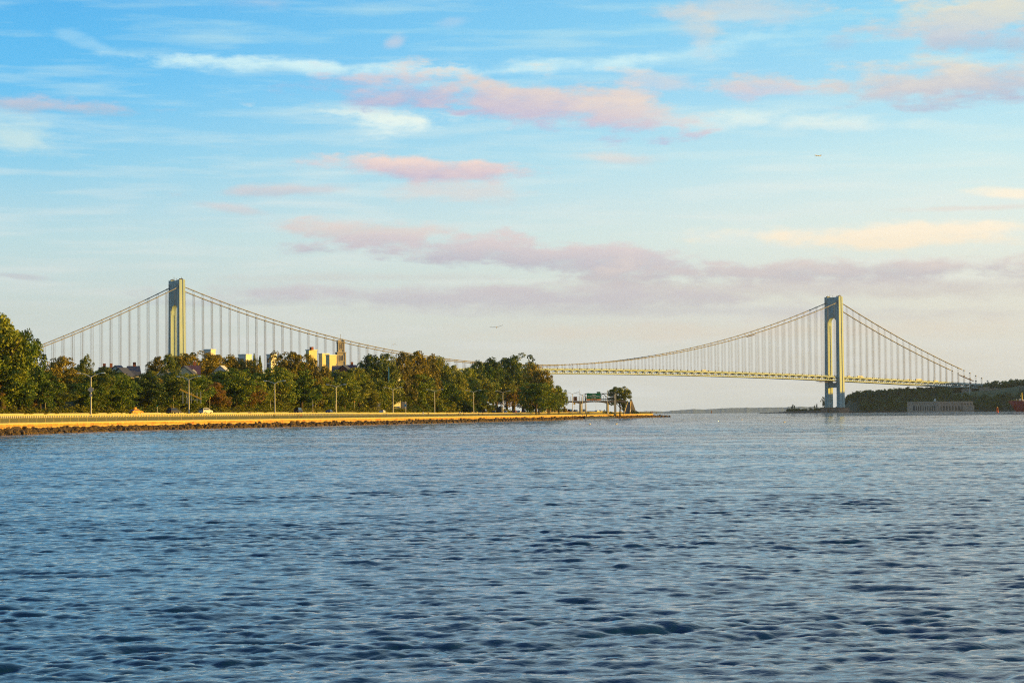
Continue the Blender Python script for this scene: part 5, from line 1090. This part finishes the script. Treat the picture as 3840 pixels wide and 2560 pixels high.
# distant hills across the bay
M_dh_hazed = mat('distant_hills', (.16, .23, .28), (.17, .24, .29), .95, .002)  # haze of distance painted in: base colour paled and blued toward the sky
pxs = np.arange(2380, 3400, 4.0); vs = []
yt_ = np.interp(pxs, [2380, 2450, 2495, 2520, 2560, 2600, 2640, 2700, 2760, 2850, 2930, 3000, 3050, 3150, 3400], [1542, 1540.5, 1541.5, 1538.5, 1536, 1532.5, 1534, 1530, 1528, 1527, 1525.8, 1523.5, 1525, 1528, 1534])
rs_ = np.random.RandomState(2); jit = np.convolve(rs_.normal(size=len(pxs) + 2), [.3, .5, .3], mode='valid') * .55
Yd = 24000.0
for k in range(4):
    for i, px in enumerate(pxs):
        Y = Yd + k * 1500; x = (px - 1920) / F_PX * Y; zt = ztop(px, yt_[i] - jit[i] * 1.3, Yd); z = (-20 if k == 0 else zt * (1 if k == 1 else .9 if k == 2 else 0)) ; vs.append((x, Y, z - drop((px - 1920) / F_PX * Yd, Yd) + (0 if k != 0 else 0)))
n = len(pxs); fs = [(i * n + j, i * n + j + 1, (i + 1) * n + j + 1, (i + 1) * n + j) for i in range(3) for j in range(n - 1)]
o = bpy.data.objects.new('distant_hills', np_mesh('distant_hills', vs, fs, M_dh_hazed)); C.objects.link(o); tag(o, kind='structure')
# ------------------------------------------------------------------ airliner and birds
Ya = 11800.0; p = at(3067, 584, Ya); M_plane = mat('airliner_white', (.78, .76, .72), None, .35)
pl = empty('airliner', p, math.radians(185), 'white airliner with a dark red tail fin high in the sky', 'airplane'); pl.rotation_euler = Euler((0, math.radians(-5), math.radians(208)))
pl.scale = (1.1, 1.1, 1.1)
MB().tube([(19, 0, -.4), (18.2, 0, -.2), (16.5, 0, 0), (13, 0, 0), (-9, 0, 0), (-15, 0, .6), (-18.5, 0, 1.2)], [.2, 1.1, 1.8, 2.05, 2.05, 1.3, .4], 14).build('fuselage', M_plane, pl, smooth=True)
for s in (-1, 1):
    mb = MB(); mb.add([(5, s * 1.5, -1.2), (-1.5, s * 1.5, -1.2), (-5.5, s * 17, .3), (-4, s * 17, .3), (5, s * 1.5, -.7), (-1.5, s * 1.5, -.8), (-5.5, s * 17, .4), (-4, s * 17, .4)], [(0, 1, 2, 3), (4, 5, 6, 7), (0, 4, 5, 1), (1, 5, 6, 2), (2, 6, 7, 3), (3, 7, 4, 0)]); mb.build('wing', M_plane, pl)
    MB().tube([(4.8, s * 5.7, -1.9), (4.3, s * 5.7, -1.9), (1.2, s * 5.7, -1.8)], [.8, 1.1, .7], 10).build('engine', M_dark, pl)
    mb = MB(); mb.add([(-13.5, s * .6, 1), (-16.5, s * .6, 1), (-18, s * 6, 1.4), (-16.8, s * 6, 1.4), (-13.5, s * .6, 1.3), (-16.5, s * .6, 1.3), (-18, s * 6, 1.5), (-16.8, s * 6, 1.5)], [(0, 1, 2, 3), (4, 5, 6, 7), (0, 4, 5, 1), (1, 5, 6, 2), (2, 6, 7, 3), (3, 7, 4, 0)]); mb.build('tailplane', M_plane, pl)
MB().prism([(-12.5, 1.6), (-17.5, 1.6), (-19, 7.6), (-17, 7.6)], -.25, .25, 'y').build('tail_fin', mat('tail_maroon', (.12, .01, .03), None, .5), pl)
M_gull = mat('gull_white', (.75, .68, .55), None, .7); M_gwing = mat('gull_wing_grey', (.10, .095, .09), None, .7); M_beak = mat('beak_yellow', (.7, .4, .05), None, .5)
def gull(px, py, Y, span_px, pts, lab, rz=0, cls='gull', wing=M_gwing):
    p = at(px, py, Y); s = span_px / F_PX * Y / 1.3; e = empty(cls, p, rz, lab, 'gull', 'gulls'); e.scale = (s, s, s)
    bd = MB().tube([(0, -.24, 0), (0, -.20, .015), (0, -.12, .02), (0, .02, 0), (0, .14, -.01), (0, .24, 0)], [.012, .032, .04, .065, .045, .012], 10).build('body', M_gull, e, smooth=True)
    MB().tube([(0, -.30, -.005), (0, -.235, .0)], [.004, .014], 6).build('beak', M_beak, e)
    for sgn, q in zip((-1, 1), pts):
        vs = []
        for (x, z, ch, sw) in q: vs += [(x, sw - ch / 2, z), (x, sw, z + .012), (x, sw + ch / 2, z)]
        n = len(q); fs = [(i * 3 + j, i * 3 + j + 1, (i + 1) * 3 + j + 1, (i + 1) * 3 + j) for i in range(n - 1) for j in range(2)]
        b0 = len(vs); vs2 = vs + [(a, b_, c_ - .012) for a, b_, c_ in vs]; fs2 = fs + [tuple(b0 + i for i in reversed(f)) for f in fs]; MB().add(vs2, fs2).build('wing', wing, e, fix=False)
    return e
gull(1862, 1227, 90, 50, ([(-.03, 0, .14, 0), (-.2, .03, .16, -.03), (-.42, .005, .12, 0), (-.66, .03, .03, .1)], [(.03, 0, .14, 0), (.2, .07, .16, -.03), (.42, .12, .12, 0), (.62, .24, .03, .1)]), 'gull gliding with wings spread wide against the sky right of centre')
gull(1476, 1291, 80, 32, ([(-.02, 0, .15, 0), (-.2, -.02, .2, -.02), (-.32, -.16, .2, -.02), (-.28, -.34, .12, .02), (-.2, -.56, .04, .06)], [(.02, .02, .13, 0), (.14, .10, .12, 0), (.34, .0, .08, .03), (.56, -.12, .02, .08)]), 'gull flapping with wings bent down above the golden tree', wing=mat('gull_underwing', (.45, .33, .15), (.12, .09, .06), .7, 3))
gull(2358, 1438, 700, 9, ([(-.03, 0, .14, 0), (-.4, .1, .12, 0), (-.66, .06, .03, .1)], [(.03, 0, .14, 0), (.4, .1, .12, 0), (.62, .0, .03, .1)]), 'tiny gull in the sky above the lone tree')
for px, py, lab in ((2312, 1591, 'white gull floating before the green highway sign'), (2782, 1575, 'white gull floating under the middle of the span'), (2942, 1585, 'white gull floating left of the right tower'), (2212, 1592, 'small gull floating left of the others')):
    w_ = on_sea(px, py); e = empty('floating_gull', (w_.x, w_.y, .1 - drop(w_.x, w_.y)), .6, lab, 'gull', 'gulls on the water'); e.scale = (1.5, 1.5, 1.5)
    MB().tube([(-.3, 0, .05), (-.15, 0, .04), (.05, 0, .06), (.18, 0, .1), (.2, 0, .22), (.24, 0, .27), (.32, 0, .26)], [.02, .08, .11, .06, .035, .045, .012], 10).build('body', M_gull, e, smooth=True); MB().tube([(-.34, 0, .09), (.0, 0, .13)], [.02, .07], 8).build('wing', M_gwing, e)
# ------------------------------------------------------------------ water
def ocean(L_, N_, lmin, lmax, slope, wind, seed, spread=4.0):
    rs = np.random.RandomState(seed); k = np.fft.fftfreq(N_, L_ / N_) * 2 * PI; KX, KY = np.meshgrid(k, k, indexing='ij'); K = np.hypot(KX, KY); K[0, 0] = 1
    lam = 2 * PI / K; m = (lam > lmin) & (lam < lmax); cosw = (KX * math.cos(wind) + KY * math.sin(wind)) / K
    A_ = np.where(m, K ** -2.2 * (np.abs(cosw) ** spread + .06), 0); A_[0, 0] = 0
    Hk = A_ * (rs.normal(size=K.shape) + 1j * rs.normal(size=K.shape)); h = np.real(np.fft.ifft2(Hk)); gx_ = np.real(np.fft.ifft2(1j * KX * Hk)); gy_ = np.real(np.fft.ifft2(1j * KY * Hk))
    s = slope / math.sqrt((gx_ ** 2 + gy_ ** 2).mean()); dx_ = np.real(np.fft.ifft2(-1j * KX / K * Hk)) * s; dy_ = np.real(np.fft.ifft2(-1j * KY / K * Hk)) * s
    return h * s, dx_, dy_, L_, N_
WD = math.radians(-82)
bands = [(ocean(23, 512, .17, .42, .12, WD + .15, 1, 1), .42), (ocean(53, 512, .42, 1.0, .13, WD - .12, 2, 1.5), 1.0), (ocean(127, 512, 1.0, 2.6, .072, WD, 3, 2.5), 2.6), (ocean(431, 512, 2.6, 9, .028, WD + .1, 4, 5), 9)]
def samp(a, L_, N_, x, y):
    fx, fy = (x / L_ % 1) * N_, (y / L_ % 1) * N_; i, j = fx.astype(int) % N_, fy.astype(int) % N_; u, v = fx - np.floor(fx), fy - np.floor(fy); i2, j2 = (i + 1) % N_, (j + 1) % N_
    return a[i, j] * (1 - u) * (1 - v) + a[i2, j] * u * (1 - v) + a[i, j2] * (1 - u) * v + a[i2, j2] * u * v
ys = [-400, -100, 0, 10, 18, 23]; y = 26.0
while y < 1500: ys.append(y); y += max(.075, y * .0012)
while y < 30500: ys.append(y); y *= 1.03
ys = np.array(ys); us = np.concatenate([[-6, -3, -1.5, -.8, -.5, -.35, -.29], np.linspace(-.25, .25, 620), [.29, .35, .5, .8, 1.5, 3, 6]])
Yg, Ug = np.meshgrid(ys, us, indexing='ij'); Xg = Ug * np.maximum(Yg, 34); Z = np.zeros_like(Xg); DX = np.zeros_like(Xg); DY = np.zeros_like(Xg)
spc = np.maximum(.075, np.abs(Yg) * .0012); inr = np.clip((.30 - np.abs(Ug)) / .03, 0, 1) * (Yg > 25)
rs = np.random.RandomState(9)
gust = ocean(900, 256, 60, 420, .01, WD, 12, 1)[0]; gust = gust / np.abs(gust).max(); G_ = 1 + .45 * samp(gust, 900, 256, Xg, Yg)
g2 = ocean(211, 512, 4, 34, .01, WD, 15, 3)[0]; g2 = np.clip(samp(g2 / g2.std(), 211, 512, Xg, Yg), -2, 2)
for (h, dx_, dy_, L_, N_), lmax in bands:
    wgt = np.clip((lmax / spc - 1.9) / 1.6, 0, 1) * inr * np.clip(G_ * (1 + (.22 if lmax < 3 else 0) * g2), .2, 2.1)
    Z += samp(h, L_, N_, Xg, Yg) * wgt; DX += samp(dx_, L_, N_, Xg, Yg) * wgt; DY += samp(dy_, L_, N_, Xg, Yg) * wgt
vs = np.stack([Xg + DX * 1.25, Yg + DY * 1.25, Z - (Xg ** 2 + Yg ** 2) / (2 * R_EFF)], axis=-1).reshape(-1, 3)
R_, Cn = Yg.shape; ii, jj = np.meshgrid(np.arange(R_ - 1), np.arange(Cn - 1), indexing='ij'); a = (ii * Cn + jj).ravel(); fs = np.stack([a, a + 1, a + Cn + 1, a + Cn], axis=1)
print('water verts', len(vs), 'rms', Z[50:400].std())
def water_mat():
    m = bpy.data.materials.new('sea_water'); m.use_nodes = True; nt = m.node_tree; N = nt.nodes; L = nt.links; b = N['Principled BSDF']
    b.inputs['Base Color'].default_value = (.004, .030, .080, 1); b.inputs['Roughness'].default_value = .04; b.inputs['IOR'].default_value = 1.333
    g = N.new('ShaderNodeNewGeometry')
    def nz(sx_, sy_, d, off_=0):
        mp = N.new('ShaderNodeMapping'); mp.inputs['Scale'].default_value = (sx_, sy_, 1); mp.inputs['Rotation'].default_value = (0, 0, .12); mp.inputs['Location'].default_value = (off_, off_, 0); L.new(g.outputs['Position'], mp.inputs[0])
        n = N.new('ShaderNodeTexNoise'); n.noise_dimensions = '2D'; n.inputs['Scale'].default_value = 1; n.inputs['Detail'].default_value = d; n.inputs['Roughness'].default_value = .6; L.new(mp.outputs[0], n.inputs[0]); return n.outputs[0]
    # small ripples everywhere; larger chop only takes over where the mesh waves have faded out
    b1 = N.new('ShaderNodeBump'); b1.inputs['Distance'].default_value = .018; b1.inputs['Strength'].default_value = 1; L.new(nz(2.6, 4.6, 3), b1.inputs['Height'])
    sp = N.new('ShaderNodeSeparateXYZ'); L.new(g.outputs['Position'], sp.inputs[0]); mr = N.new('ShaderNodeMapRange'); L.new(sp.outputs[1], mr.inputs[0]); mr.inputs[1].default_value = 350; mr.inputs[2].default_value = 1500
    mr.inputs[3].default_value = 0; mr.inputs[4].default_value = 1
    b2 = N.new('ShaderNodeBump'); b2.inputs['Distance'].default_value = 1.9; mg = N.new('ShaderNodeMapRange'); L.new(nz(.035, .05, 5, 31), mg.inputs[0]); mg.inputs[1].default_value = .36; mg.inputs[2].default_value = .64; mg.inputs[3].default_value = .12; mg.inputs[4].default_value = 1.6; mm_ = N.new('ShaderNodeMath'); mm_.operation = 'MULTIPLY'; L.new(mr.outputs[0], mm_.inputs[0]); L.new(mg.outputs[0], mm_.inputs[1]); L.new(mm_.outputs[0], b2.inputs['Strength']); L.new(nz(.35, .8, 5, 5), b2.inputs['Height']); 
    b3 = N.new('ShaderNodeBump'); b3.inputs['Distance'].default_value = .30; m3 = N.new('ShaderNodeMapRange'); L.new(sp.outputs[1], m3.inputs[0]); m3.inputs[1].default_value = 90; m3.inputs[2].default_value = 420; mm3 = N.new('ShaderNodeMath'); mm3.operation = 'MULTIPLY'; L.new(m3.outputs[0], mm3.inputs[0]); L.new(mg.outputs[0], mm3.inputs[1]); L.new(mm3.outputs[0], b3.inputs['Strength'])
    L.new(nz(1.3, 2.6, 3, 9), b3.inputs['Height']); L.new(b1.outputs[0], b3.inputs['Normal']); L.new(b3.outputs[0], b2.inputs['Normal'])
    L.new(b2.outputs[0], b.inputs['Normal']); return m
me = np_mesh('water', vs, fs, water_mat(), True); o = bpy.data.objects.new('water', me); C.objects.link(o); tag(o, kind='structure')
# ------------------------------------------------------------------ air
hz = bpy.data.materials.new('haze'); hz.use_nodes = True; nt = hz.node_tree; nt.nodes.remove(nt.nodes['Principled BSDF']); pv = nt.nodes.new('ShaderNodeVolumePrincipled'); nt.links.new(pv.outputs[0], nt.nodes['Material Output'].inputs['Volume'])
pv.inputs['Density'].default_value = HAZE; pv.inputs['Color'].default_value = (.66, .82, 1.0, 1); pv.inputs['Anisotropy'].default_value = .2
o = MB().box((0, 15500, 600), (16000, 32000, 1700)).build('haze', hz); tag(o, 'thin pale evening haze over the water', 'haze', kind='stuff')
o.display_type = 'WIRE'
cy = sc.cycles; cy.max_bounces = 5; cy.diffuse_bounces = 2; cy.glossy_bounces = 3; cy.transmission_bounces = 2; cy.volume_bounces = 0; cy.transparent_max_bounces = 6
cy.use_denoising = False; cy.pixel_filter_type = 'BLACKMAN_HARRIS'; cy.filter_width = 1.15; cy.denoising_prefilter = 'ACCURATE'; cy.denoiser = 'OPENIMAGEDENOISE'; cy.sample_clamp_indirect = 4; cy.caustics_reflective = False; cy.caustics_refractive = False
